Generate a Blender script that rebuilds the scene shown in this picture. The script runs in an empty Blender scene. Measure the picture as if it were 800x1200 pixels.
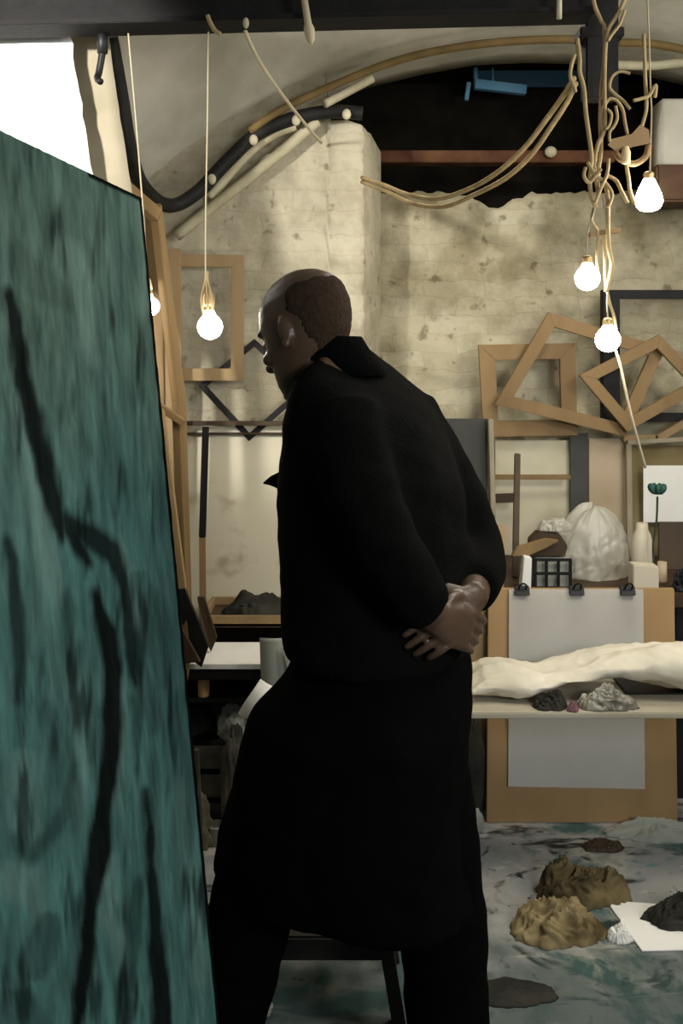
import bpy, bmesh, math, random
from mathutils import Vector, Matrix, noise
random.seed(7)
C = bpy.context.scene.collection
sc = bpy.context.scene
# ------------------------------------------------------------------ camera, world, light, exposure
F = 1100.0; EYE = 1.5; HZ = 420.0
cam = bpy.data.objects.new('camera', bpy.data.cameras.new('camera')); C.objects.link(cam)
cam.location = (0, 0, EYE); cam.rotation_euler = (math.pi/2, 0, 0)
cam.data.sensor_fit = 'HORIZONTAL'; cam.data.sensor_width = 36
cam.data.lens = 36*F/800; cam.data.shift_y = -(600-HZ)/800
cam.data.clip_start = 0.05
sc.camera = cam
w = bpy.data.worlds.new('world'); sc.world = w; w.use_nodes = True
w.node_tree.nodes['Background'].inputs[0].default_value = (0.80, 0.92, 1.0, 1)
w.node_tree.nodes['Background'].inputs[1].default_value = 0.13
sc.view_settings.view_transform = 'Standard'; sc.view_settings.look = 'None'
sc.view_settings.exposure = 0.0; sc.view_settings.gamma = 1.0
sc.view_settings.use_curve_mapping = False
BULB_POWER = 78.0
def lamp(name, kind, loc, target, energy, color, size=0.3, spot=60):
    d = bpy.data.lights.new(name, kind); d.energy = energy; d.color = color
    if kind == 'AREA': d.shape = 'DISK'; d.size = size
    else: d.shadow_soft_size = size
    if kind == 'SPOT': d.spot_size = math.radians(spot); d.spot_blend = 0.4
    o = bpy.data.objects.new(name, d); C.objects.link(o); o.location = loc
    o.rotation_euler = (Vector(target)-Vector(loc)).to_track_quat('-Z', 'Y').to_euler()
    return o
lamp('sheet_flood', 'SPOT', (-1.02, 1.45, 2.30), (-0.78, 2.5, 2.12), 170, (1.0, 0.97, 0.92), 0.04, 50)
lamp('fill_right', 'AREA', (1.7, 1.9, 2.3), (0.2, 3.0, 1.0), 22, (1.0, 0.94, 0.84), 0.6)  # added soft fill from the upper right, not a fitting of the room
lamp('fill_front', 'AREA', (1.5, -0.4, 1.9), (0.6, 2.9, 0.5), 42, (0.95, 0.98, 1.0), 0.8)  # added fill from behind the camera, lifts the lower front
lamp('fill_back', 'AREA', (0.75, 2.9, 2.55), (0.7, 3.1, 0.0), 13, (1.0, 0.94, 0.84), 0.5)  # added overhead fill for the back of the room

# ------------------------------------------------------------------ helpers
def P(px, py, D):
    return Vector(((px-400)/F*D, D, EYE-(py-HZ)/F*D))
def proj(v):
    return 400+F*v.x/v.y, HZ+F*(EYE-v.z)/v.y
def srgb(r, g, b):
    f = lambda c: (c/255/12.92) if c/255 <= 0.04045 else ((c/255+0.055)/1.055)**2.4
    return (f(r), f(g), f(b), 1)
def mat(name, col, rough=0.7, col2=None, scale=8.0, bump=0.0, bscale=40.0, metal=0.0, stretch=(1,1,1), lo=0.35, hi=0.65, spec=0.3):
    m = bpy.data.materials.new(name); m.use_nodes = True
    nt = m.node_tree; b = nt.nodes['Principled BSDF']
    b.inputs['Base Color'].default_value = col; b.inputs['Roughness'].default_value = rough
    b.inputs['Metallic'].default_value = metal; b.inputs['Specular IOR Level'].default_value = spec
    tc = nt.nodes.new('ShaderNodeTexCoord'); mp = nt.nodes.new('ShaderNodeMapping')
    mp.inputs['Scale'].default_value = stretch
    nt.links.new(tc.outputs['Object'], mp.inputs[0])
    if col2 is not None:
        n = nt.nodes.new('ShaderNodeTexNoise'); n.inputs['Scale'].default_value = scale; n.inputs['Detail'].default_value = 6
        r = nt.nodes.new('ShaderNodeValToRGB')
        r.color_ramp.elements[0].position = lo; r.color_ramp.elements[1].position = hi
        r.color_ramp.elements[0].color = col; r.color_ramp.elements[1].color = col2
        nt.links.new(mp.outputs[0], n.inputs['Vector']); nt.links.new(n.outputs['Fac'], r.inputs[0])
        nt.links.new(r.outputs[0], b.inputs['Base Color'])
    if bump:
        n = nt.nodes.new('ShaderNodeTexNoise'); n.inputs['Scale'].default_value = bscale; n.inputs['Detail'].default_value = 4
        bp = nt.nodes.new('ShaderNodeBump'); bp.inputs['Strength'].default_value = bump; bp.inputs['Distance'].default_value = 0.01
        nt.links.new(mp.outputs[0], n.inputs['Vector'])
        nt.links.new(n.outputs['Fac'], bp.inputs['Height']); nt.links.new(bp.outputs[0], b.inputs['Normal'])
    return m
def emat(name, col, strength):
    m = bpy.data.materials.new(name); m.use_nodes = True
    nt = m.node_tree; b = nt.nodes['Principled BSDF']
    b.inputs['Base Color'].default_value = (0.9, 0.9, 0.88, 1); b.inputs['Roughness'].default_value = 0.3
    b.inputs['Emission Color'].default_value = col; b.inputs['Emission Strength'].default_value = strength
    return m

def tag(o, label=None, cat=None, group=None, kind=None):
    if label: o['label'] = label
    if cat: o['category'] = cat
    if group: o['group'] = group
    if kind: o['kind'] = kind
    return o
def thing(name, label, cat, loc=(0,0,0), group=None):
    o = bpy.data.objects.new(name, None); C.objects.link(o); o.location = loc
    o.empty_display_size = 0.05
    return tag(o, label, cat, group)
def origin_of(o):
    v = Vector((0,0,0))
    while o is not None:
        v += o.location; o = o.parent
    return v
def obj(name, bm, m, parent=None, smooth=False, label=None):
    """links a bmesh in world coordinates as one mesh object, origin at its base or at its parent"""
    if bm.verts:
        bmesh.ops.recalc_face_normals(bm, faces=bm.faces[:])
    if parent is None:
        xs = [v.co for v in bm.verts]
        org = Vector(((min(c.x for c in xs)+max(c.x for c in xs))/2, (min(c.y for c in xs)+max(c.y for c in xs))/2, min(c.z for c in xs)))
    else:
        org = origin_of(parent)
    for v in bm.verts: v.co -= org
    me = bpy.data.meshes.new(name); bm.to_mesh(me); bm.free()
    if smooth:
        for p in me.polygons: p.use_smooth = True
    if m is not None:
        for k in (m if isinstance(m, (list, tuple)) else [m]): me.materials.append(k)
    o = bpy.data.objects.new(name, me); C.objects.link(o)
    if parent is None: o.location = org
    else: o.parent = parent
    if label: o['label'] = label
    return o
def NB(): return bmesh.new()
def add_box(bm, lo, hi, bevel=0.0):
    lo = Vector(lo); hi = Vector(hi)
    vs = [bm.verts.new((x, y, z)) for x in (lo.x, hi.x) for y in (lo.y, hi.y) for z in (lo.z, hi.z)]
    fs = [(0,1,3,2),(4,6,7,5),(0,4,5,1),(2,3,7,6),(0,2,6,4),(1,5,7,3)]
    faces = [bm.faces.new([vs[i] for i in f]) for f in fs]
    if bevel:
        es = list({e for f in faces for e in f.edges})
        bmesh.ops.bevel(bm, geom=es, offset=bevel, segments=2, affect='EDGES')
    return bm
def add_hex(bm, bot, top, bevel=0.0):
    """prism between two quads"""
    a = [bm.verts.new(p) for p in bot]; b = [bm.verts.new(p) for p in top]
    n = len(a)
    faces = [bm.faces.new(a[::-1]), bm.faces.new(b)]
    for i in range(n): faces.append(bm.faces.new((a[i], a[(i+1)%n], b[(i+1)%n], b[i])))
    if bevel:
        es = list({e for f in faces for e in f.edges})
        bmesh.ops.bevel(bm, geom=es, offset=bevel, segments=2, affect='EDGES')
    return bm
def add_bar(bm, a, b, wd, th, up=(0,1,0), bevel=0.002):
    """rectangular bar a->b, thickness th along 'up', width wd across"""
    a = Vector(a); b = Vector(b); d = (b-a).normalized(); u = Vector(up)
    u = (u-d*u.dot(d)).normalized(); s = d.cross(u)
    q = [s*wd/2+u*th/2, -s*wd/2+u*th/2, -s*wd/2-u*th/2, s*wd/2-u*th/2]
    return add_hex(bm, [a+x for x in q], [b+x for x in q], bevel)
def smooth_path(pts, k=6):
    pts = [Vector(p) for p in pts]
    if len(pts) < 3: return pts
    out = []
    for i in range(len(pts)-1):
        p0 = pts[max(i-1,0)]; p1 = pts[i]; p2 = pts[i+1]; p3 = pts[min(i+2,len(pts)-1)]
        for j in range(k):
            t = j/k
            out.append(0.5*((2*p1)+(p2-p0)*t+(2*p0-5*p1+4*p2-p3)*t*t+(3*p1-p0-3*p2+p3)*t**3))
    out.append(pts[-1]); return out
def add_tube(bm, pts, r, seg=8, smoothk=6, r2=None):
    path = smooth_path(pts, smoothk) if smoothk else [Vector(p) for p in pts]
    n = len(path); rings = []
    up = Vector((0.13, 0.21, 0.97))
    for i, p in enumerate(path):
        d = (path[min(i+1,n-1)]-path[max(i-1,0)])
        d = d.normalized() if d.length > 1e-9 else Vector((0,0,1))
        u = up-d*up.dot(d)
        if u.length < 1e-3: u = Vector((1,0,0))-d*d.x
        u.normalize(); up = u; s = d.cross(u)
        t = i/max(n-1,1)
        rr = r if r2 is None else r+(r2-r)*t
        if callable(r): rr = r(t)
        rings.append([bm.verts.new(p+(u*math.cos(a)+s*math.sin(a))*rr) for a in [2*math.pi*k/seg for k in range(seg)]])
    for a, b in zip(rings, rings[1:]):
        for k in range(seg): bm.faces.new((a[k], a[(k+1)%seg], b[(k+1)%seg], b[k]))
    bm.faces.new(rings[0][::-1]); bm.faces.new(rings[-1])
    return bm
def add_loft(bm, rings):
    """rings: list of lists of points with the same count, capped"""
    R = [[bm.verts.new(p) for p in r] for r in rings]; n = len(R[0])
    for a, b in zip(R, R[1:]):
        for k in range(n): bm.faces.new((a[k], a[(k+1)%n], b[(k+1)%n], b[k]))
    bm.faces.new(R[0][::-1]); bm.faces.new(R[-1]); return bm
def ring(c, a, b, n=24, e=2.0):
    out = []
    for k in range(n):
        t = 2*math.pi*k/n; ct, st = math.cos(t), math.sin(t)
        out.append(Vector(c)+Vector(a)*math.copysign(abs(ct)**(2/e), ct)+Vector(b)*math.copysign(abs(st)**(2/e), st))
    return out
def add_lathe(bm, prof, base, seg=20, axis=Vector((0,0,1))):
    q = Vector((0,0,1)).rotation_difference(axis); base = Vector(base)
    return add_loft(bm, [[base+q@Vector((r*math.cos(2*math.pi*k/seg), r*math.sin(2*math.pi*k/seg), z)) for k in range(seg)] for r, z in prof])
def add_ell(bm, c, rad, rot=None, sub=3):
    r = bmesh.ops.create_icosphere(bm, subdivisions=sub, radius=1)
    M = Matrix.Diagonal(Vector(rad))
    if rot is not None: M = rot.to_3x3() @ M
    for v in r['verts']: v.co = Vector(c)+M@v.co
    return r['verts']
def add_blob(bm, c, rad, seed, amp=0.3, freq=2.2, sub=4, flat=True, ridged=True):
    """a crumpled heap of cloth or film: soft lumps with sharp meandering folds"""
    vs = add_ell(bm, (0,0,0), (1,1,1), None, max(sub, 5))
    off = Vector((seed*3.7, seed*1.3, seed*2.1)); rad = Vector(rad); c = Vector(c)
    for v in vs:
        d = v.co.normalized()
        wp = d+0.35*Vector((noise.noise(d*1.7+off), noise.noise(d*1.7+off*1.3), noise.noise(d*1.7-off)))
        n1 = noise.noise(wp*freq*0.7+off)
        n2 = 1-2*abs(noise.noise(wp*freq*1.25+off*0.7))
        n3 = 1-2*abs(noise.noise(Vector((wp.x*freq*2.6, wp.y*freq*2.6, wp.z*freq*1.3))+off))
        k = 1+amp*(0.9*n1+0.42*(n2-0.5)+0.16*(n3-0.5))
        p = d*k*0.92
        z = p.z*rad.z
        if flat: z = max(z, -rad.z*0.55)
        v.co = c+Vector((p.x*rad.x, p.y*rad.y, z+(rad.z*0.55 if flat else 0)))
    return bm
def add_rag(bm, c, rx, ry, h, seed, folds=2.4, rough_=1.0):
    """a dropped crumpled rag: folded surface over a ragged outline, closed underneath"""
    c = Vector(c); off = Vector((seed*5.1, seed*2.3, seed*1.7)); NA, NR = 96, 34
    rows = []
    for j in range(NR+1):
        t = j/NR; row = []
        for i in range(NA):
            a = 2*math.pi*i/NA; ca, sa = math.cos(a), math.sin(a)
            er = 1+0.22*noise.noise(Vector((ca*1.6, sa*1.6, 0))+off)+0.10*noise.noise(Vector((ca*4.5, sa*4.5, 3))+off)
            p = Vector((ca*t*er, sa*t*er, 0))
            wp = p+0.30*Vector((noise.noise(p*1.6+off), noise.noise(p*1.6-off), 0))
            f1 = 1-2*abs(noise.noise(wp*folds+off)); f2 = 1-2*abs(noise.noise(wp*folds*2.3-off)); f3 = 1-2*abs(noise.noise(wp*folds*5+off))
            env = max(0, 1-t**2.6)**0.7*(0.75+0.5*noise.noise(p*1.3-off))
            z = h*env*(0.42+0.34*f1+0.20*f2+0.08*f3)*rough_+0.006*(1-t)+0.003
            push = 0.10*h*(f2-.4)
            row.append(bm.verts.new(c+Vector((p.x*rx+ca*push, p.y*ry+sa*push, max(z, .002)))))
            if j == 0: break
        rows.append(row)
    for i in range(NA): bm.faces.new((rows[0][0], rows[1][i], rows[1][(i+1)%NA]))
    for a, b in zip(rows[1:], rows[2:]):
        for i in range(NA): bm.faces.new((a[i], b[i], b[(i+1)%NA], a[(i+1)%NA]))
    bot = [bm.verts.new((v.co.x, v.co.y, c.z+.0005)) for v in rows[-1]]
    for i in range(NA): bm.faces.new((rows[-1][i], bot[i], bot[(i+1)%NA], rows[-1][(i+1)%NA]))
    bm.faces.new(bot[::-1]); return bm
def remeshed(bm, vox, disp=None, smooth_iter=4):
    bmesh.ops.recalc_face_normals(bm, faces=bm.faces[:])
    me = bpy.data.meshes.new('tmp'); bm.to_mesh(me); bm.free()
    o = bpy.data.objects.new('tmp', me); C.objects.link(o)
    m = o.modifiers.new('r', 'REMESH'); m.mode = 'VOXEL'; m.voxel_size = vox
    if smooth_iter:
        s = o.modifiers.new('s', 'SMOOTH'); s.iterations = smooth_iter; s.factor = 0.5
    dg = bpy.context.evaluated_depsgraph_get()
    out = bmesh.new(); out.from_mesh(o.evaluated_get(dg).to_mesh())
    o.evaluated_get(dg).to_mesh_clear()
    bpy.data.objects.remove(o); bpy.data.meshes.remove(me)
    if disp:
        out.normal_update()
        for v, d in [(v, v.normal*disp(v.co, v.normal)) for v in out.verts]: v.co += d
    return out

# ------------------------------------------------------------------ materials
def brick_mat(name, c1, c2, cm, scale=1.0, grime=None, bump=0.6):
    m = bpy.data.materials.new(name); m.use_nodes = True
    nt = m.node_tree; L = nt.links; b = nt.nodes['Principled BSDF']; b.inputs['Roughness'].default_value = 0.85
    b.inputs['Specular IOR Level'].default_value = 0.15
    tc = nt.nodes.new('ShaderNodeTexCoord')
    wob = nt.nodes.new('ShaderNodeTexNoise'); wob.inputs['Scale'].default_value = 6; wob.inputs['Detail'].default_value = 3
    L.new(tc.outputs['Object'], wob.inputs['Vector'])
    add = nt.nodes.new('ShaderNodeMixRGB'); add.blend_type = 'ADD'; add.inputs[0].default_value = 0.09
    L.new(tc.outputs['Object'], add.inputs[1]); L.new(wob.outputs['Color'], add.inputs[2])
    mp = nt.nodes.new('ShaderNodeMapping'); mp.inputs['Rotation'].default_value = (math.radians(-90), 0, 0)
    L.new(add.outputs[0], mp.inputs[0])
    br = nt.nodes.new('ShaderNodeTexBrick'); br.inputs['Scale'].default_value = scale
    br.inputs['Brick Width'].default_value = 0.26; br.inputs['Row Height'].default_value = 0.075
    br.inputs['Mortar Size'].default_value = 0.005; br.inputs['Mortar Smooth'].default_value = 0.6
    br.inputs['Color1'].default_value = c1; br.inputs['Color2'].default_value = c2; br.inputs['Mortar'].default_value = cm
    L.new(mp.outputs[0], br.inputs['Vector']); br.inputs['Mortar Smooth'].default_value = 1.0
    n = nt.nodes.new('ShaderNodeTexNoise'); n.inputs['Scale'].default_value = 3.2; n.inputs['Detail'].default_value = 9; n.inputs['Roughness'].default_value = 0.68
    L.new(tc.outputs['Object'], n.inputs['Vector'])
    r = nt.nodes.new('ShaderNodeValToRGB'); r.color_ramp.elements[0].position = 0.36; r.color_ramp.elements[1].position = 0.56
    r.color_ramp.elements[0].color = grime or (0.45, 0.42, 0.33, 1); r.color_ramp.elements[1].color = (1,1,1,1)
    L.new(n.outputs['Fac'], r.inputs[0])
    mx = nt.nodes.new('ShaderNodeMixRGB'); mx.blend_type = 'MULTIPLY'; mx.inputs[0].default_value = 0.55
    L.new(br.outputs['Color'], mx.inputs[1]); L.new(r.outputs[0], mx.inputs[2])
    # small chips and dark specks
    n2 = nt.nodes.new('ShaderNodeTexNoise'); n2.inputs['Scale'].default_value = 16; n2.inputs['Detail'].default_value = 5
    L.new(tc.outputs['Object'], n2.inputs['Vector'])
    r2 = nt.nodes.new('ShaderNodeValToRGB'); r2.color_ramp.elements[0].position = 0.29; r2.color_ramp.elements[1].position = 0.38
    r2.color_ramp.elements[0].color = (0.25, 0.22, 0.16, 1); r2.color_ramp.elements[1].color = (1,1,1,1)
    L.new(n2.outputs['Fac'], r2.inputs[0])
    mx2 = nt.nodes.new('ShaderNodeMixRGB'); mx2.blend_type = 'MULTIPLY'; mx2.inputs[0].default_value = 0.65
    L.new(mx.outputs[0], mx2.inputs[1]); L.new(r2.outputs[0], mx2.inputs[2])
    L.new(mx2.outputs[0], b.inputs['Base Color'])
    bp = nt.nodes.new('ShaderNodeBump'); bp.inputs['Strength'].default_value = bump*0.22; bp.inputs['Distance'].default_value = 0.008; bp.invert = True
    L.new(br.outputs['Fac'], bp.inputs['Height'])
    bp2 = nt.nodes.new('ShaderNodeBump'); bp2.inputs['Strength'].default_value = 0.5; bp2.inputs['Distance'].default_value = 0.02
    L.new(n2.outputs['Fac'], bp2.inputs['Height']); L.new(bp.outputs[0], bp2.inputs['Normal'])
    L.new(bp2.outputs[0], b.inputs['Normal'])
    return m
M = {}
M['brick'] = brick_mat('whitewashed_brick', srgb(177,169,147), srgb(173,165,142), srgb(169,160,137))
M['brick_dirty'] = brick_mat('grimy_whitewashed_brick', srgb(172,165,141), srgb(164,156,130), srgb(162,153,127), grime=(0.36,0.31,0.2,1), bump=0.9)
M['plaster'] = mat('vault_plaster', srgb(172,168,150), 0.9, srgb(208,203,188), 3.0, 0.5, 14, spec=0.1)
M['recess_dark'] = mat('darkened_recess', srgb(26,24,20), 0.95, srgb(38,34,27), 6, 0.4, 20, spec=0.05)  # shade inside the recess painted as a near-black base colour
M['iron'] = mat('dark_iron', srgb(15,14,14), 0.75, srgb(22,20,19), 12, 0.2, 40, spec=0.2)
M['rust'] = mat('rusty_iron', srgb(70,44,34), 0.85, srgb(96,66,46), 9, 0.3, 40, spec=0.1)
M['hose'] = mat('black_rubber', srgb(24,24,22), 0.6, srgb(36,35,32), 14, spec=0.2)
M['pipe'] = mat('painted_pipe', srgb(186,178,150), 0.6, srgb(160,150,120), 10)
M['ochre_cable'] = mat('ochre_cable', srgb(120,98,58), 0.7, srgb(98,80,46), 12)
M['cord'] = mat('cream_cord', srgb(164,144,104), 0.8, srgb(134,116,80), 20)
M['flex'] = mat('pale_flex', srgb(158,148,122), 0.8)
M['string'] = mat('pale_string', srgb(180,168,138), 0.8)
M['wood'] = mat('pine', srgb(140,114,76), 0.65, srgb(118,94,60), 5, 0.1, 30, stretch=(1,1,0.25))
M['wood_pale'] = mat('pale_pine', srgb(156,131,94), 0.65, srgb(136,112,77), 5, 0.1, 30, stretch=(1,1,0.25))
M['wood_dark'] = mat('stained_wood', srgb(70,54,36), 0.6, srgb(52,40,26), 6)
M['blackwood'] = mat('black_wood', srgb(20,19,18), 0.6, srgb(30,28,26), 10, spec=0.2)
M['ply'] = mat('drawing_board_ply', srgb(162,131,90), 0.6, srgb(142,113,74), 4, stretch=(1,1,0.4))
M['paper'] = mat('white_paper', srgb(236,234,226), 0.8, srgb(226,224,214), 4, spec=0.1)
M['sheet'] = mat('bright_white_paper', srgb(240,238,232), 0.9, spec=0.1)
M['cream'] = mat('cream_paper', srgb(150,141,120), 0.9, srgb(136,128,106), 8, spec=0.1)
M['board'] = mat('stained_white_board', srgb(150,134,104), 0.8, srgb(196,188,164), 5, lo=0.3, hi=0.42, spec=0.15)
M['white_board'] = mat('white_board', srgb(198,192,168), 0.8, srgb(184,176,150), 5, spec=0.15)
M['grey_board'] = mat('grey_board', srgb(70,70,66), 0.8, srgb(58,58,54), 5)
M['olive'] = mat('olive_board', srgb(132,118,82), 0.8, srgb(108,94,60), 5)
M['pinkboard'] = mat('pinkish_board', srgb(178,160,134), 0.8, srgb(164,146,118), 4)
M['plank'] = mat('worn_plank', srgb(178,172,154), 0.7, srgb(150,142,122), 7, stretch=(0.3,1,1))
M['cloth'] = mat('cream_cloth', srgb(214,206,188), 0.9, srgb(190,182,162), 7, 0.5, 18, spec=0.1)
M['bag'] = mat('milky_plastic', srgb(206,202,186), 0.4, srgb(176,170,150), 6, 0.5, 14, spec=0.5)
M['bag'].node_tree.nodes['Principled BSDF'].inputs['Transmission Weight'].default_value = 0.35
M['black'] = mat('black_plastic', srgb(16,16,16), 0.5, spec=0.3)
M['clearish'] = mat('grey_plastic', srgb(150,146,130), 0.35, srgb(84,78,66), 14, spec=0.5)
M['pink'] = mat('pink_rag', srgb(120,84,88), 0.9)
M['darkcloth'] = mat('dark_cloth', srgb(40,40,36), 0.9, srgb(58,56,48), 9, spec=0.1)
M['ragochre'] = mat('ochre_rag', srgb(150,134,98), 0.95, srgb(78,66,42), 14, 0.4, 30, spec=0.1)
M['ragdark'] = mat('dark_rag', srgb(50,44,30), 0.95, srgb(112,98,68), 11, 0.4, 30, spec=0.1)
M['greycard'] = mat('grey_card', srgb(150,152,140), 0.8)
M['clutter'] = mat('dusty_grey', srgb(92,88,74), 0.8, srgb(48,46,40), 9)
M['tan'] = mat('tan_plastic', srgb(206,160,108), 0.5)
M['green'] = mat('green_petals', srgb(34,66,60), 0.7, srgb(52,88,78), 20)
M['creamwhite'] = mat('cream_glaze', srgb(200,190,168), 0.5)
M['stem'] = mat('green_stem', srgb(50,60,44), 0.7)
M['brass'] = mat('bulb_cap', srgb(150,130,90), 0.4, metal=0.6)
M['socket'] = mat('pale_holder', srgb(206,180,140), 0.5)
M['bulb'] = emat('lit_bulb', (1.0, 0.94, 0.83, 1), BULB_POWER)
M['coat'] = mat('black_coat_cloth', srgb(10,10,9), 1.0, srgb(14,14,12), 14, 0.3, 120, spec=0.03)
M['trousers'] = mat('black_trousers', srgb(7,7,7), 1.0, srgb(9,9,9), 14, 0.3, 120, spec=0.02)
M['skin'] = mat('skin', srgb(80,60,45), 0.40, srgb(70,52,38), 12, 0.1, 80, spec=0.4)
M['hair'] = mat('cropped_hair', srgb(44,34,25), 0.9, srgb(55,42,31), 90, 0.4, 220, spec=0.1)
M['shoe'] = mat('black_leather', srgb(16,15,14), 0.45)
M['stool'] = mat('black_stool_paint', srgb(24,22,21), 0.6, srgb(38,35,32), 12)
M['pane'] = emat('dusk_pane', (0.12, 0.30, 0.42, 1), 0.03)
M['pane'].node_tree.nodes['Principled BSDF'].inputs['Base Color'].default_value = (0.01,0.015,0.02,1)
M['blueframe'] = mat('blue_lit_window', srgb(120,176,204), 0.6, srgb(96,150,180), 9)  # bluish light on the bars and sill put into their colour

# floor: grey boards under layers of dropped paint
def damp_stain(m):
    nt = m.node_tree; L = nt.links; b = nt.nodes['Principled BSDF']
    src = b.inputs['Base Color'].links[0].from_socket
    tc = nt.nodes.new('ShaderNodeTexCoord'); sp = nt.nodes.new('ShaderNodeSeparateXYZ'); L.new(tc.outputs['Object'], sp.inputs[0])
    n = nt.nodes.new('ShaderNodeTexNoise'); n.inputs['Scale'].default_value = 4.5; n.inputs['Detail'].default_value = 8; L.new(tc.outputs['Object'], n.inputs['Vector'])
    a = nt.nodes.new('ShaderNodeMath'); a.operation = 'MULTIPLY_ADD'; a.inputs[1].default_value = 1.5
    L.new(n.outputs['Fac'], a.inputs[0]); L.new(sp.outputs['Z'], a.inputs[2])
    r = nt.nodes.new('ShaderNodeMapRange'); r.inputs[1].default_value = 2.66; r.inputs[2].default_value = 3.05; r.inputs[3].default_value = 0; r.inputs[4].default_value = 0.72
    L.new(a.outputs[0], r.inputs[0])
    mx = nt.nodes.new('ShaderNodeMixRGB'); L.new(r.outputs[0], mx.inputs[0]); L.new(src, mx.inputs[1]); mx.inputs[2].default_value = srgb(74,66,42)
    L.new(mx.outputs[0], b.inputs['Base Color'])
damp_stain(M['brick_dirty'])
def floor_mat():
    m = bpy.data.materials.new('paint_spattered_floor'); m.use_nodes = True
    nt = m.node_tree; L = nt.links; b = nt.nodes['Principled BSDF']; b.inputs['Roughness'].default_value = 0.6
    b.inputs['Specular IOR Level'].default_value = 0.25
    tc = nt.nodes.new('ShaderNodeTexCoord')
    def layer(prev, scale, lo, hi, col, st=(1,1,1), det=7, rough=0.6, off=0):
        mp = nt.nodes.new('ShaderNodeMapping'); mp.inputs['Scale'].default_value = st; mp.inputs['Location'].default_value = (off, off*0.7, 0)
        L.new(tc.outputs['Object'], mp.inputs[0])
        n = nt.nodes.new('ShaderNodeTexNoise'); n.inputs['Scale'].default_value = scale; n.inputs['Detail'].default_value = det; n.inputs['Roughness'].default_value = rough
        n.inputs['Distortion'].default_value = 0.6
        L.new(mp.outputs[0], n.inputs['Vector'])
        r = nt.nodes.new('ShaderNodeValToRGB'); r.color_ramp.elements[0].position = lo; r.color_ramp.elements[1].position = hi
        r.color_ramp.elements[0].color = (0,0,0,1); r.color_ramp.elements[1].color = (1,1,1,1)
        L.new(n.outputs['Fac'], r.inputs[0])
        mx = nt.nodes.new('ShaderNodeMixRGB'); L.new(r.outputs[0], mx.inputs[0])
        if isinstance(prev, tuple): mx.inputs[1].default_value = prev
        else: L.new(prev, mx.inputs[1])
        mx.inputs[2].default_value = col
        return mx.outputs[0], n
    c, _ = layer(srgb(160,158,152), 2.0, 0.40, 0.58, srgb(128,130,128))
    c, _ = layer(c, 3.1, 0.52, 0.60, srgb(66,92,88), off=3)
    c, _ = layer(c, 4.2, 0.56, 0.64, srgb(168,164,152), off=7)
    c, _ = layer(c, 6.0, 0.60, 0.66, srgb(50,54,46), off=11)
    c, _ = layer(c, 5.0, 0.64, 0.68, srgb(92,122,130), off=15)
    c, _ = layer(c, 5.2, 0.57, 0.63, srgb(40,44,40), (0.45,1.3,1), off=23)
    c, _ = layer(c, 9.0, 0.60, 0.66, srgb(176,172,160), (0.5,1.4,1), off=29)
    c, n = layer(c, 17.0, 0.62, 0.69, srgb(34,38,36), off=19)
    # older teal spill close to the easel side, an actual paint patch in the y direction
    sp = nt.nodes.new('ShaderNodeSeparateXYZ'); L.new(tc.outputs['Object'], sp.inputs[0])
    mr = nt.nodes.new('ShaderNodeMapRange'); mr.inputs[1].default_value = 2.55; mr.inputs[2].default_value = 2.25
    nz = nt.nodes.new('ShaderNodeTexNoise'); nz.inputs['Scale'].default_value = 7; nz.inputs['Detail'].default_value = 7
    L.new(tc.outputs['Object'], nz.inputs['Vector'])
    ma = nt.nodes.new('ShaderNodeMath'); ma.operation = 'MULTIPLY_ADD'; ma.inputs[1].default_value = 0.9
    L.new(nz.outputs['Fac'], ma.inputs[0]); L.new(sp.outputs['Y'], ma.inputs[2])
    sb = nt.nodes.new('ShaderNodeMath'); sb.operation = 'SUBTRACT'; sb.inputs[1].default_value = 0.45
    L.new(ma.outputs[0], sb.inputs[0]); L.new(sb.outputs[0], mr.inputs[0])
    mm = nt.nodes.new('ShaderNodeMath'); mm.operation = 'MULTIPLY'; mm.inputs[1].default_value = 0.72
    L.new(mr.outputs[0], mm.inputs[0])
    mx = nt.nodes.new('ShaderNodeMixRGB'); L.new(mm.outputs[0], mx.inputs[0]); L.new(c, mx.inputs[1])
    mx.inputs[2].default_value = srgb(48,68,64)
    L.new(mx.outputs[0], b.inputs['Base Color'])
    bp = nt.nodes.new('ShaderNodeBump'); bp.inputs['Strength'].default_value = 0.4; bp.inputs['Distance'].default_value = 0.01
    L.new(n.outputs['Fac'], bp.inputs['Height']); L.new(bp.outputs[0], b.inputs['Normal'])
    return m
M['floor'] = floor_mat()

# ------------------------------------------------------------------ the setting
def struct(name, bm, m, parent=None, smooth=False):
    # setting meshes keep world coordinates (origin at 0,0,0)
    bmesh.ops.recalc_face_normals(bm, faces=bm.faces[:])
    me = bpy.data.meshes.new(name); bm.to_mesh(me); bm.free()
    for k in (m if isinstance(m, (list, tuple)) else [m]): me.materials.append(k)
    if smooth:
        for p in me.polygons: p.use_smooth = True
    o = bpy.data.objects.new(name, me); C.objects.link(o)
    if parent is not None: o.parent = parent
    else: o['kind'] = 'structure'
    return o
VX, VZ, VR = 0.785, 0.43, 2.31
def vz(x):
    d = VR*VR-(x-VX)**2
    return VZ+math.sqrt(d) if d > 0 else VZ
YB = 3.95
bm = NB(); add_box(bm, (-3.6, -1.2, -0.1), (5.2, 4.9, 0)); struct('floor', bm, M['floor'])
bm = NB()
inner = [(VX-VR, 0.0)]+[(VX+VR*math.cos(a), VZ+VR*math.sin(a)) for a in [math.pi*(1-k/64) for k in range(65)]]+[(VX+VR, 0.0)]
outer = [(VX-VR-0.15, 0.0)]+[(VX+(VR+0.15)*math.cos(a), VZ+(VR+0.15)*math.sin(a)) for a in [math.pi*(1-k/64) for k in range(65)]]+[(VX+VR+0.15, 0.0)]
ysn = [-1.2+(YB+1.2)*k/40 for k in range(41)]
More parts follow.
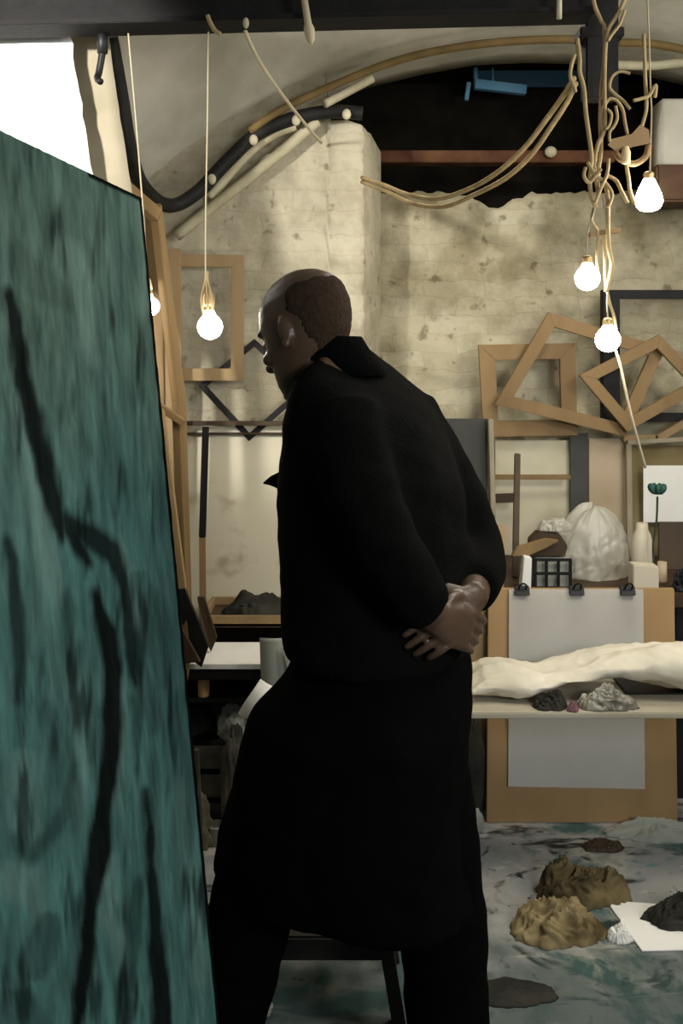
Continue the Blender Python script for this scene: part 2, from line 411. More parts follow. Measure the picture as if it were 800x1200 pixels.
def grow(x, z, y):
    k = 1+max(0, 3.5-y)*0.19
    return (VX+(x-VX)*k, y, VZ+(z-VZ)*k if z > VZ-.01 else z)
gi = [[bm.verts.new(grow(x, z, y)) for x, z in inner] for y in ysn]
for row in gi:
    for v in row:
        d = Vector((v.co.x-VX, 0, v.co.z-VZ))
        if d.length > 0: v.co -= d.normalized()*(0.012*noise.noise(v.co*2.5)+0.006*noise.noise(v.co*9))*(1 if v.co.z > 0.05 else 0)
go = [[bm.verts.new(grow(x, z, y)) for x, z in outer] for y in ysn]
for a, b in zip(gi, gi[1:]):
    for k in range(len(inner)-1): bm.faces.new((a[k], a[k+1], b[k+1], b[k]))
for k in range(len(inner)-1):
    for a, b in zip(go, go[1:]): bm.faces.new((a[k], b[k], b[k+1], a[k+1]))
    bm.faces.new((gi[0][k], go[0][k], go[0][k+1], gi[0][k+1])); bm.faces.new((gi[-1][k], gi[-1][k+1], go[-1][k+1], go[-1][k]))
struct('ceiling', bm, M['plaster'], smooth=True)
# left pier: a whitewashed brick wall standing forward of the recess, with a splayed ragged corner
def wall_grid(name, path, zfun, m, zbot=0.0, nz=90, step=0.02, amp=0.010, thick=0.18, rag=None):
    pts = []
    for a, b in zip(path, path[1:]):
        a = Vector(a); b = Vector(b); n = max(2, int((b-a).length/step))
        pts += [a.lerp(b, k/n) for k in range(n)]
    pts.append(Vector(path[-1]))
    bm = NB(); G = []
    for i, p in enumerate(pts):
        col = []
        zt = zfun(p.x)
        for j in range(nz+1):
            z = zbot+(zt-zbot)*j/nz
            q = Vector((p.x, p.y, z))
            o = amp*noise.noise(q*4.5)+amp*0.7*noise.noise(q*14)
            row = math.sin(2*math.pi*z/0.075)
            o += 0.0008*row+0.012*noise.noise(Vector((q.x*6, 0, q.z*13)))
            q.y += o
            if rag: q += rag(p, z)
            col.append(bm.verts.new(q))
        G.append(col)
    for a, b in zip(G, G[1:]):
        for j in range(nz): bm.faces.new((a[j], b[j], b[j+1], a[j+1]))
    yb_ = max(p.y for p in pts)+thick
    B = [(bm.verts.new((p.x, yb_, zbot)), bm.verts.new((p.x, yb_, zfun(p.x)))) for p in pts]
    for a, b, c, d in zip(G, G[1:], B, B[1:]):
        bm.faces.new((a[0], c[0], d[0], b[0])); bm.faces.new((a[-1], b[-1], d[1], c[1])); bm.faces.new((c[0], c[1], d[1], d[0]))
    bm.faces.new(G[0]+[B[0][1], B[0][0]]); bm.faces.new(G[-1]+[B[-1][1], B[-1][0]])
    return struct(name, bm, m, smooth=True)
def ragcorner(p, z):
    if abs(p.x-0.085) < 0.05 and p.y < 3.66:
        return Vector((0.012*noise.noise(Vector((z*22, 1.1, 0)))-0.006*abs(math.sin(math.pi*z/0.075)), 0, 0))
    return Vector((0,0,0))
def pier_top(x):
    if x < -0.05: return vz(x)+0.02
    return min(vz(x)+0.02, 2.40-0.25*max(0, x-0.02))
wall_grid('wall_left', [(-1.30, 3.55), (0.02, 3.55), (0.085, 3.56), (0.105, 3.62), (0.165, 3.93)], pier_top, M['brick'], rag=ragcorner, nz=110)
def recess_top(x):
    return 2.20+0.035*noise.noise(Vector((x*7, 0, 3)))+0.02*noise.noise(Vector((x*23, 0, 9)))-0.05*max(0, 1-abs(x-0.65)/0.25)
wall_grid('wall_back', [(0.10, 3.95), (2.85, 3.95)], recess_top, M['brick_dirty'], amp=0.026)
# lunette recess behind the wall's top, its shade put into the colour
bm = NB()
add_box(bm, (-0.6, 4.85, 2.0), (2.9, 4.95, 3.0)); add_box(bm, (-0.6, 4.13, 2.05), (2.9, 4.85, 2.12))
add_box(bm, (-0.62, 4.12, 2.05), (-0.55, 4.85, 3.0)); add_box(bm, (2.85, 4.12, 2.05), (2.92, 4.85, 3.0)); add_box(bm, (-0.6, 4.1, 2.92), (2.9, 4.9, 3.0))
struct('wall_recess', bm, M['recess_dark'])
# dusk window in the recess
win = bpy.data.objects.new('window_1', None); C.objects.link(win); win['kind'] = 'structure'
D1 = 4.6
a = P(556, 62, D1); b = P(690, 104, D1)
bm = NB(); add_box(bm, (a.x, D1+0.03, b.z+0.02), (b.x, D1+0.045, a.z)); struct('pane', bm, M['pane'], win)
bm = NB()
add_bar(bm, P(556, 58, D1), P(557, 100, D1), 0.018, 0.04); add_bar(bm, P(577, 62, D1), P(577, 98, D1), 0.008, 0.02)
add_bar(bm, P(549, 97, D1), P(546, 118, D1), 0.02, 0.03); add_bar(bm, P(600, 68, D1), P(632, 70, D1), 0.02, 0.03)
struct('window_frame', bm, M['blueframe'], win)
bm = NB(); add_bar(bm, P(556, 99, D1-0.02), P(616, 106, D1-0.02), 0.045, 0.04); struct('window_sill', bm, M['blueframe'], win)
# iron lintel and right jamb
bm = NB(); add_box(bm, (0.12, 3.98, P(0, 190, 3.98).z), (1.16, 4.07, P(0, 176, 3.98).z), 0.004); struct('trim_1', bm, M['rust'])
bm = NB(); add_box(bm, (P(766, 0, 3.75).x, 3.72, P(0, 236, 3.72).z), (2.6, 3.9, P(0, 192, 3.72).z), 0.01); struct('trim_2', bm, mat('red_brown_lintel', srgb(82,60,44), 0.85, srgb(104,80,58), 6))
def jamb_top(x): return min(vz(x)-0.02, P(0, 116-40*min(1,max(0,(x-1.32)/0.2))*0, 3.76).z)
wall_grid('wall_right', [(P(776, 0, 3.76).x, 3.76), (2.5, 3.76)], jamb_top, M['plaster'], zbot=P(0, 193, 3.76).z, nz=20, thick=0.15)
# steel beam across the vault
bm = NB()
BY = 2.42
l0 = P(-40, 39, BY); l1 = P(692, 21, BY)
d = (l1-l0).normalized(); up = Vector((-d.z, 0, d.x))
H = 0.13
def ibeam(a, b, h, wdt, t):
    for (z0, z1, w2) in ((0, t, wdt), (t, h-t, t*1.2), (h-t, h, wdt)):
        q = [(-w2/2, z0), (w2/2, z0), (w2/2, z1), (-w2/2, z1)]
        add_hex(bm, [a+Vector((0, y, 0))+up*z for y, z in q], [b+Vector((0, y, 0))+up*z for y, z in q], 0.002)
ibeam(l0, l1, H, 0.10, 0.014)
struct('ceiling_beam', bm, M['iron'])
bm = NB(); add_box(bm, (P(683, 0, 2.5).x, 2.47, P(0, 118, 2.5).z), (P(721, 0, 2.5).x, 2.53, vz(0.7)-0.02), 0.004)
add_box(bm, (P(676, 0, 2.5).x, 2.465, P(0, 48, 2.5).z), (P(727, 0, 2.5).x, 2.535, P(0, 36, 2.5).z), 0.003)
struct('beam_hanger', bm, M['iron'])

# ------------------------------------------------------------------ large painting at the left
TR = Vector((-0.400, 1.80, 1.805)); BR = Vector((-0.192, 1.60, 0.012))
dd = Vector((-0.073, -0.5, 0)).normalized(); WID = 1.15
lean = TR-BR; nrm = dd.cross(lean).normalized()
if nrm.x < 0: nrm = -nrm
pt = thing('painting', 'large teal green abstract painting with black strokes leaning at the left', 'painting', BR+dd*WID/2)
strokes = [  # centre line in the painting's own layout with half widths
 ([(-6,350),(2,387),(12,443),(26,502),(40,562),(53,612),(58,632)], [6,7,8,9,9,6,2], .93),
 ([(64,606),(70,622),(79,640),(92,660)], [3,6,6,3], .93),
 ([(66,610),(98,634),(121,650),(133,688),(138,723),(140,765),(146,800)], [4,8,8,6,7,6,3], .9),
 ([(98,698),(104,722),(113,748),(119,790),(116,850),(112,905),(110,940),(103,990),(94,1040),(86,1090),(81,1140),(76,1200)], [3,6,10,11,11,9,9,12,9,8,8,5], .97),
 ([(158,930),(162,985),(166,1030),(169,1080),(172,1130),(177,1210)], [2,4,5,7,8,11], .96),
 ([(-4,640),(3,700),(6,760),(4,820)], [5,7,7,3], .8),
 ([(62,700),(66,760),(74,790),(78,760)], [4,5,6,3], .45),
 ([(0,985),(16,1003),(40,985),(62,950),(70,900)], [4,6,5,6,4], .5),
 ([(20,1130),(34,1110),(42,1090)], [14,18,14], .45), ([(0,1180),(20,1200)], [14,16], .4),
 ([(150,690),(170,735),(182,790)], [14,18,10], .3), ([(40,840),(62,900),(70,960)], [10,12,10], .3),
 ([(106,470),(116,540),(122,600)], [5,7,5], .32), ([(150,1040),(142,1080),(138,1150)], [6,9,9], .55),
 ([(152,790),(160,820),(170,850)], [8,10,6], .4), ([(8,300),(30,330),(60,352)], [10,12,8], .25),
 ([(128,1160),(134,1180),(130,1210)], [7,8,8], .5), ([(142,820),(145,850),(146,900)], [2,3,2], .5),
]
lights_ = [  # pale scrapes
 ([(52,290),(74,310),(88,350),(98,420)], [5,12,10,4], .55), ([(150,240),(152,300),(156,360)], [3,3,3], .35),
 ([(6,480),(22,560),(38,640),(50,700)], [5,8,8,4], .45), ([(126,640),(138,680),(145,730)], [2,3,3], .5),
 ([(126,800),(124,880),(122,940)], [4,4,3], .5), ([(112,1010),(110,1060),(128,1120)], [6,10,6], .4),
 ([(76,800),(80,880),(78,960)], [4,6,4], .35), ([(12,900),(10,950),(24,980)], [16,18,10], .25),
 ([(0,1030),(18,1040),(30,1070)], [12,12,6], .35), ([(200,930),(212,1020),(222,1140)], [6,8,9], .3),
 ([(90,250),(106,280),(120,330)], [10,12,8], .22),
]
def resample(s):
    pts, ws, k = s
    out = []
    for i in range(len(pts)-1):
        for j in range(8):
            t = j/8
            out.append((pts[i][0]*(1-t)+pts[i+1][0]*t, pts[i][1]*(1-t)+pts[i+1][1]*t, ws[i]*(1-t)+ws[i+1]*t))
    out.append((*pts[-1], ws[-1])); return out, k
SD = [resample(s) for s in strokes]; SL = [resample(s) for s in lights_]
def cover(S, x, y, soft):
    best = 0
    for pts, k in S:
        if not (min(p[1] for p in pts)-20 < y < max(p[1] for p in pts)+20): continue
        dm = 1e9
        for (a, b, wv) in pts:
            dy = y-b
            if abs(dy) > 26: continue
            dm = min(dm, math.hypot(x-a, dy*0.6)-wv)
        c = k*min(1, max(0, 0.75-dm/soft))
        best = max(best, c)
    return best
NU, NV = 190, 330
cA = Vector(srgb(84,107,95)[:3]); cB = Vector(srgb(70,107,102)[:3]); cK = Vector(srgb(12,15,14)[:3]); cLt = Vector(srgb(112,136,128)[:3]); cDk = Vector(srgb(44,66,66)[:3])
bm = NB(); G = []; cols = {}
lay = bm.verts.layers.float_color.new('paint')
for i in range(NU+1):
    u = (i/NU)**1.0*WID; col = []
    for j in range(NV+1):
        p = BR+lean*(j/NV)+dd*u
        px, py = proj(p)
        q = Vector((u*6, j/NV*9, 0))
        wx = px+6*noise.noise(Vector((px*.03, py*.012, 5)))+2.5*noise.noise(Vector((px*.15, py*.04, 2)))
        t = min(1, max(0, (py-280)/520+0.5*noise.noise(Vector((px*.012, py*.004, 7)))))
        c = cA.lerp(cB, t)
        st = 0.8*noise.noise(Vector((px*.08, py*.008, 1)))+0.6*noise.noise(Vector((px*.25, py*.015, 4)))+0.5*noise.noise(Vector((px*.6, py*.03, 8)))
        c = c.lerp(cDk, min(1, max(0, 0.26+0.46*st)))
        c = c.lerp(cLt, 0.75*cover(SL, wx, py, 12))
        c = c.lerp(cLt, 0.4*max(0, noise.noise(Vector((px*.2, py*.008, 9)))-0.25))
        c = c.lerp(cK, min(1, cover(SD, wx, py, 7)))
        sm = noise.noise(Vector((px*.05, py*.009, 12)))+0.6*noise.noise(Vector((px*.2, py*.02, 14)))
        c = c.lerp(cK, 0.75*min(1, max(0, (sm-0.22)*2.2)))
        if u < 0.016 or (j > NV-2 and u < 0.25): c = cK.copy()
        relief = 0.0016*noise.noise(Vector((u*60, j/NV*50, 3)))
        v = bm.verts.new(p+nrm*(0.018+relief)); v[lay] = (*c, 1); col.append(v)
    G.append(col)
for a, b in zip(G, G[1:]):
    for j in range(NV): bm.faces.new((a[j], b[j], b[j+1], a[j+1]))
# turned-over canvas edges (black)
edge = []
for loop in ([c for c in G[0]], [c[-1] for c in G], [c for c in G[-1]][::-1], [c[0] for c in G][::-1]):
    bk = []
    for v in loop:
        nv = bm.verts.new(v.co-nrm*0.036); nv[lay] = (*Vector(srgb(20,22,22)[:3]), 1); bk.append(nv)
    # a second row close to the front keeps the paint colour off the dark side
    fr = []
    for v in loop:
        nv = bm.verts.new(v.co-nrm*0.002); nv[lay] = (*Vector(srgb(20,22,22)[:3]), 1); fr.append(nv)
    for k in range(len(loop)-1):
        bm.faces.new((loop[k], loop[k+1], fr[k+1], fr[k])); bm.faces.new((fr[k], fr[k+1], bk[k+1], bk[k]))
m = bpy.data.materials.new('oil_paint_teal'); m.use_nodes = True
nt = m.node_tree; b = nt.nodes['Principled BSDF']; b.inputs['Roughness'].default_value = 0.95; b.inputs['Specular IOR Level'].default_value = 0.02
at = nt.nodes.new('ShaderNodeAttribute'); at.attribute_name = 'paint'
tc = nt.nodes.new('ShaderNodeTexCoord'); mp = nt.nodes.new('ShaderNodeMapping'); mp.inputs['Scale'].default_value = (60, 34, 5)
n = nt.nodes.new('ShaderNodeTexNoise'); n.inputs['Scale'].default_value = 1.0; n.inputs['Detail'].default_value = 6
r = nt.nodes.new('ShaderNodeValToRGB'); r.color_ramp.elements[0].position = 0.25; r.color_ramp.elements[1].position = 0.75
r.color_ramp.elements[0].color = (0.55,0.55,0.55,1); r.color_ramp.elements[1].color = (1.3,1.3,1.3,1)
mx = nt.nodes.new('ShaderNodeMixRGB'); mx.blend_type = 'MULTIPLY'; mx.inputs[0].default_value = 1
nt.links.new(tc.outputs['Object'], mp.inputs[0]); nt.links.new(mp.outputs[0], n.inputs['Vector']); nt.links.new(n.outputs['Fac'], r.inputs[0])
nt.links.new(at.outputs['Color'], mx.inputs[1]); nt.links.new(r.outputs[0], mx.inputs[2]); nt.links.new(mx.outputs[0], b.inputs['Base Color'])
bp = nt.nodes.new('ShaderNodeBump'); bp.inputs['Strength'].default_value = 0.3; bp.inputs['Distance'].default_value = 0.003
nt.links.new(n.outputs['Fac'], bp.inputs['Height']); nt.links.new(bp.outputs[0], b.inputs['Normal'])
obj('canvas', bm, m, pt, smooth=False)
for a, b2 in ((BR, TR), (BR+dd*WID, TR+dd*WID), (TR, TR+dd*WID), (BR, BR+dd*WID)):
    ins = (BR+TR)/2+dd*WID/2
    bm = NB(); wv = 0.05
    mid = (a+b2)/2; inw = (ins-mid); inw = (inw-(b2-a).normalized()*inw.dot((b2-a).normalized())).normalized()
    add_bar(bm, a+inw*0.03-nrm*0.004, b2+inw*0.03-nrm*0.004, 0.05, 0.024, nrm)
    obj('stretcher_bar', bm, M['wood'], pt)

# hanging sheets lit by the flood lamp, behind the painting
def hung_sheet(name, label, pts_top, pts_bot, m, curl, thick=0.004, cols=14, rows=16, rag=0.0):
    bm = NB(); G = []
    for i in range(cols+1):
        t = i/cols; col = []
        for j in range(rows+1):
            s = j/rows
            p = pts_top[0].lerp(pts_top[1], t).lerp(pts_bot[0].lerp(pts_bot[1], t), s)
            p.y += curl*math.sin(math.pi*s)*0.5+0.01*noise.noise(p*7)
            if i == cols and rag: p.x += rag*noise.noise(Vector((s*26, 0, 0)))
            col.append(p)
        G.append(col)
    F1 = [[bm.verts.new(p) for p in c] for c in G]; F2 = [[bm.verts.new(p+Vector((0, thick, 0))) for p in c] for c in G]
    for A, flip in ((F1, False), (F2, True)):
        for a, b in zip(A, A[1:]):
            for j in range(rows):
                q = (a[j], b[j], b[j+1], a[j+1]); bm.faces.new(q[::-1] if flip else q)
    rim = [c[0] for c in F1]+F1[-1][1:]+[c[-1] for c in F1[:-1]][::-1]+F1[0][1:-1][::-1]
    rim2 = [c[0] for c in F2]+F2[-1][1:]+[c[-1] for c in F2[:-1]][::-1]+F2[0][1:-1][::-1]
    for k in range(len(rim)):
        k2 = (k+1) % len(rim); bm.faces.new((rim[k], rim[k2], rim2[k2], rim2[k]))
    return tag(obj(name, bm, m, smooth=True), label, 'paper')
SD_ = 2.52
hung_sheet('hanging_paper', 'brightly lit white paper sheet hanging from the beam above the painting',
    (P(-120, 24, SD_), P(80, 24, SD_)), (P(-120, 250, SD_), P(116, 250, SD_)), M['sheet'], -0.03, rag=0.012)
hung_sheet('hanging_paper', 'cream paper strip hanging behind the bright white sheet beside the black hose',
    (P(-60, 22, SD_+0.07), P(124, 22, SD_+0.07)), (P(-60, 260, SD_+0.07), P(160, 260, SD_+0.07)), M['cream'], -0.02, rag=0.004)

# ------------------------------------------------------------------ pipes, hoses and cords on the vault
def tube_thing(name, label, cat, pts, r, m, group=None, seg=8, r2=None):
    bm = NB(); add_tube(bm, pts, r, seg, 6, r2)
    return tag(obj(name, bm, m, smooth=True), label, cat, group)
h = thing('hose', 'thick black hose drooping in a loop along the vault edge', 'hose', P(205, 238, 3.3))
bm = NB(); add_tube(bm, [P(128,44,2.72),P(140,110,2.8),(P(150,170,2.9)),P(163,212,3.1),P(185,236,3.3),P(207,240,3.4),P(235,222,3.42),P(262,193,3.44),P(300,158,3.45),P(340,140,3.46),P(385,131,3.46),P(425,133,3.46)], 0.026, 12)
obj('tube', bm, M['hose'], h, smooth=True)
for k, (x, y) in enumerate(((248,207),(297,161),(347,138),(406,131))):
    bm = NB(); add_ell(bm, P(x, y+3, 3.41), (0.016, 0.012, 0.02)); obj('clip', bm, M['pipe'], h, smooth=True, label='small pale clip on the hose')
tube_thing('pipe', 'whitewashed pipe slanting up the pier just below the black hose', 'pipe', [P(206,277,3.49),P(262,232,3.48),P(320,186,3.48),P(372,142,3.48)], 0.021, M['pipe'])
tube_thing('pipe', 'second pale pipe hugging the underside of the black hose curve', 'pipe', [P(246,232,3.50),P(262,212,3.50),P(290,180,3.49),P(320,158,3.48),P(346,148,3.48)], 0.018, M['pipe'])
tube_thing('pipe', 'short pale pipe leading into the dark window recess above the pier', 'pipe', [P(380,122,3.42),P(410,106,3.47),P(436,92,3.5)], 0.016, M['pipe'])
arc = [(292,152),(320,132),(350,116),(400,94),(450,74),(500,60),(560,50),(620,45),(680,44)]
tube_thing('cable', 'ochre cable clipped along the vault edge above the dark recess', 'cable', [P(x, y+2, 3.43) for x, y in arc], 0.015, M['ochre_cable'])
tube_thing('cable', 'ochre cable running along the vault at the far right behind the cords', 'cable', [P(724,50,3.40),(P(760,51,3.42)),P(800,58,3.42),P(840,70,3.42)], 0.015, M['ochre_cable'])
tube_thing('pipe', 'pale horizontal pipe at the upper right behind the tangled cords', 'pipe', [P(716,76,3.5),P(760,77,3.5),P(785,75,3.5),P(860,66,3.5)], 0.017, M['pipe'])
tag(obj('hook', add_tube(add_tube(NB(), [P(121,34,2.46),P(120,60,2.46),P(116,84,2.46),P(114,92,2.45),P(118,96,2.44)], 0.009, 8), [P(120,30,2.46),P(120,62,2.45)], 0.014, 8, 0), M['black'], smooth=True), 'black hook hanging from the beam in front of the cream paper', 'hook')
tube_thing('string', 'pale string slanting from the beam down to the top of the pier', 'string', [P(286,30,2.45),P(291,46,2.48),P(310,82,2.7),P(345,130,3.1),P(376,167,3.50)], 0.0055, M['string'])
bm = NB(); add_lathe(bm, [(0.001,0),(0.010,0.012),(0.014,0.04),(0.009,0.055),(0.008,0.15)], P(365,53,2.33), 10, Vector((-0.16,0,1)).normalized()); tag(obj('cord_tassel', bm, M['string'], smooth=True), 'cream tassel end hanging in front of the beam', 'tassel')
tube_thing('rod', 'thin pale upright rod crossing the beam near its right end', 'rod', [P(655,-20,2.34),P(655,22,2.34)], 0.007, M['pipe'])
for x, y in ((93, 36), (31, 34)):
    pass
bm = NB(); add_ell(bm, P(288, 27, 2.36), (0.008,0.008,0.014)); tag(obj('beam_clip', bm, M['pipe'], smooth=True), 'small pale clip on the beam where the slanting string is tied', 'clip')
bm = NB(); add_tube(bm, [P(243,18,2.36),P(246,26,2.36),P(252,36,2.36),P(258,40,2.36)], 0.006); tag(obj('cord_end', bm, M['cord'], smooth=True), 'short cord end knotted round the beam above the left bulb', 'cord')
# cord tangle
DT = 2.36
def cp(l, D=DT): return [P(p[0], p[1], D+(p[2] if len(p) > 2 else 0)) for p in l]
tang = 'cords tangled round the hanger at the upper right'
cords = [
 ('long cream cord running straight down the tangle from the upper left', [(692,-15),(697,8),(704,24),(708,34),(708,70),(705,100),(703,140),(704,175),(701,200),(700,228)], .0065, 0),
 ('long cream cord from the upper right crossing the knot below the beam', [(736,-12),(728,8),(720,22),(712,36),(709,60),(708,100),(708,150),(700,170),(696,196),(700,222)], .0065, -.012),
 ('thinner cord beside the right branch above the knot', [(732,12),(726,28),(717,40),(712,48)], .005, -.02),
 ('cord dropping from the tape below the beam to the left side of the tangle', [(676,45),(679,70),(679,84),(684,104),(686,130),(690,160),(693,185),(691,212),(693,232),(698,243)], .007, -.016),
 ('short frayed cord end dangling left of the tangle', [(673,64),(669,78),(668,90),(672,100),(674,108)], .006, -.02),
 ('cord curling in a hook at the top of the loops right of the hanger', [(738,86),(726,84),(717,90),(714,102),(720,110),(730,118),(738,128)], .005, .02),
 ('thin cord loop curving down onto the brown block', [(709,122),(714,116),(722,118),(729,128),(732,144),(735,158)], .0055, -.01),
 ('small inner cord loop beside the hanger', [(721,124),(723,138),(719,148),(714,155),(714,166)], .005, -.02),
 ('innermost cord curl tucked against the long straight cords', [(711,128),(716,134),(714,146),(709,152)], .005, -.024),
 ('cord falling from the upper right to the end of the brown block', [(754,40),(755,70),(756,96),(757,112),(757,128),(753,144),(749,156)], .006, .0),
 ('frayed cord tied round the cord above the brown block', [(742,118),(750,116),(760,112),(768,100),(767,114)], .006, -.015),
 ('cord leaving the brown block downwards beside the pear shaped bulb', [(733,190),(736,208),(738,224),(744,240)], .006, -.01),
 ('cord bent from the tangle towards the pear shaped bulb', [(712,206),(722,212),(728,224),(735,238)], .006, -.02),
 ('cord crossing the knotted middle of the tangle from left to right', [(688,190),(698,205),(709,214),(717,228),(712,243)], .0055, -.024),
 ('cord crossing the knotted middle of the tangle from right to left', [(713,186),(711,204),(704,220),(697,238)], .0055, -.03),
 ('thin cord looped through the left side of the knotted middle', [(686,196),(684,206),(690,214),(698,206),(704,198)], .0055, -.03),
 ('cord running from the knotted middle down through the brown spacer', [(709,214),(712,236),(712,262),(713,290),(717,312),(712,334),(710,342)], .007, -.012),
 ('pair strand slanting from the knot to the brown spacer left end', [(697,240),(693,258),(700,272),(699,300),(702,330)], .0045, -.004),
 ('middle strand below the brown spacer', [(706,270),(708,300),(709,330),(711,342)], .0045, .006),
 ('thin right strand beside the lowest bulb cord', [(711,340),(714,355),(719,370),(722,386)], .0045, .004),
]
for lab, pts, r, dy in cords:
    tube_thing('cord', lab, 'cord', [P(x, y, DT+dy) for x, y in pts], r*0.8, M['cord'], tang)
sw = [(672,92),(660,112),(640,140),(612,176),(580,204),(548,222),(512,233),(478,228),(450,217),(424,208)]
tube_thing('cord', 'upper strand of the cord pair sagging across the dark recess', 'cord', [P(x, y, 2.36+1.05*(k/9)) for k, (x, y) in enumerate(sw)], 0.0075, M['cord'], 'cord pair sagging to the pier')
sw2 = [(674,96),(664,118),(646,146),(622,180),(592,207),(556,226),(520,240),(482,236),(452,222),(424,211)]
tube_thing('cord', 'lower strand of the cord pair sagging across the dark recess', 'cord', [P(x, y+2, 2.36+1.05*(k/9)) for k, (x, y) in enumerate(sw2)], 0.0075, M['cord'], 'cord pair sagging to the pier')
# brown block and spacer
hb = thing('cord_block', 'brown wooden block holding the cord tangle beside the pear shaped bulb', 'block', P(738, 190, DT))
bm = NB()
add_hex(bm, [P(712,170,DT-.02),P(716,163,DT-.02),P(740,157,DT-.02),P(750,146,DT-.02),P(760,152,DT-.02),P(762,168,DT-.02),P(742,172,DT-.02),P(722,178,DT-.02)],
            [P(712,170,DT+.02),P(716,163,DT+.02),P(740,157,DT+.02),P(750,146,DT+.02),P(760,152,DT+.02),P(762,168,DT+.02),P(742,172,DT+.02),P(722,178,DT+.02)])
obj('plate', bm, M['wood'], hb)
bm = NB(); add_tube(bm, [P(720,176,DT),P(726,186,DT),P(742,192,DT),P(756,184,DT),P(760,170,DT)], 0.008); obj('bent_strip', bm, M['wood'], hb, smooth=True)
bm = NB(); add_lathe(bm, [(0.001,0),(0.011,0.004),(0.012,0.03),(0.007,0.045),(0.001,0.046)], P(733,193,DT-.03), 12); obj('plug', bm, M['socket'], hb, smooth=True, label='pale plug on the block')
bm = NB(); add_bar(bm, P(690,275,DT), P(727,270,DT), 0.014, 0.012); tag(obj('cord_spacer', bm, M['wood'], ), 'small brown stick spacing the cords above the middle bulb', 'spacer')

bm = NB(); add_ell(bm, P(645,178,3.955), (.026,.018,.024), None, 3); tag(obj('insulator', bm, M['pipe'], smooth=True), 'small pale round knob on the rusty lintel below the cord pair', 'knob')
# ------------------------------------------------------------------ lit bulbs on their flexes
def pendant(label, px, py, D, rad, cordpts, tilt=(0,0,1), longb=1.0, sock=True, group=None, cr=0.0022):
    t = thing('pendant_bulb', label, 'light bulb', P(px, py, D), group)
    c = P(px, py, D); ax = Vector(tilt).normalized()
    bm = NB()
    prof = []
    for k in range(13):
        a = -math.pi/2+k/12*(math.pi*0.80)
        prof.append((max(0.0008, rad*math.cos(a)), rad*math.sin(a)))
    top = prof[-1]
    prof += [(top[0]*0.86, top[1]+rad*0.16*longb), (top[0]*0.72, top[1]+rad*0.36*longb), (top[0]*0.64, top[1]+rad*0.5*longb)]
    if longb > 1.2: prof = [(max(.0008, rad*a), rad*b) for a, b in ((0,-.82),(.35,-.79),(.68,-.66),(.9,-.42),(1,-.08),(.97,.2),(.86,.55),(.70,.95),(.52,1.32),(.38,1.6))]
    add_lathe(bm, prof, c, 24, ax); obj('bulb', bm, M['bulb'], t, smooth=True)
    zb = prof[-1][1]-0.002
    bm = NB(); add_lathe(bm, [(0.0125, zb), (0.0135, zb+.003), (0.0125, zb+.008), (0.0135, zb+.012), (0.0125, zb+.017), (0.008, zb+.02)], c, 16, ax)
    obj('cap', bm, M['brass'], t, smooth=True)
    if sock:
        bm = NB(); add_lathe(bm, [(0.014, zb+.012), (0.0155, zb+.02), (0.015, zb+.038), (0.009, zb+.05), (0.004, zb+.056)], c, 16, ax)
        obj('lamp_holder', bm, M['socket'], t, smooth=True)
    bm = NB(); add_tube(bm, [c+ax*(zb+.05 if sock else zb+.018)]+cordpts, cr, 8); obj('flex', bm, M['flex'], t, smooth=True)
    return t
pt_l = pendant('bare lit bulb on a long flex in front of the hanging pine frame', 246, 383, 2.55, 0.034, [P(243,345,2.55),P(241,330,2.55),P(241,250,2.54),P(243,140,2.53),P(244,32,2.45)], tilt=(-0.06,0,1))
for k in range(3):
    bm = NB(); add_tube(bm, [P(243+3*(k-1),372,2.54),P(236+7*k,352,2.53),P(240+2*k,332,2.55),P(243,318,2.55)], 0.0035); obj('twisted_wire', bm, M['cord'], pt_l, smooth=True)
pendant('small lit bulb half hidden at the edge of the teal painting', 176, 359, 2.45, 0.024, [P(173,338,2.45),P(170,280,2.46),P(160,150,2.48),P(150,36,2.45)], tilt=(-0.2,0,1))
pendant('pear shaped lit bulb, highest and rightmost of the hanging bulbs', 760, 235, 2.36, 0.034, [P(761,205,2.36),P(762,170,2.36),P(763,130,2.36),P(762,108,2.36),P(760,40,2.37),P(757,-30,2.38)], longb=1.5, sock=False)
pendant('lit bulb hanging left of the cord bundle below the spacer', 688, 326, 2.36, 0.031, [P(687,300,2.36),P(689,270,2.36),P(696,246,2.35),P(702,212,2.35)], longb=0.9, sock=False)
pendant('lowest lit bulb hanging in front of the crossed pine frames', 712, 398, 2.36, 0.031, [P(712,375,2.36),P(711,352,2.36),P(713,325,2.36),P(715,300,2.36),P(711,270,2.35),P(706,230,2.35)], longb=0.8, sock=False)
tube_thing('string', 'thin pale string trailing below the lowest bulb to the green flower', 'string', [P(719,404,2.40),P(727,430,2.4),P(735,468,2.4),P(744,505,2.4),P(756,548,2.42)], 0.0035, M['string'])

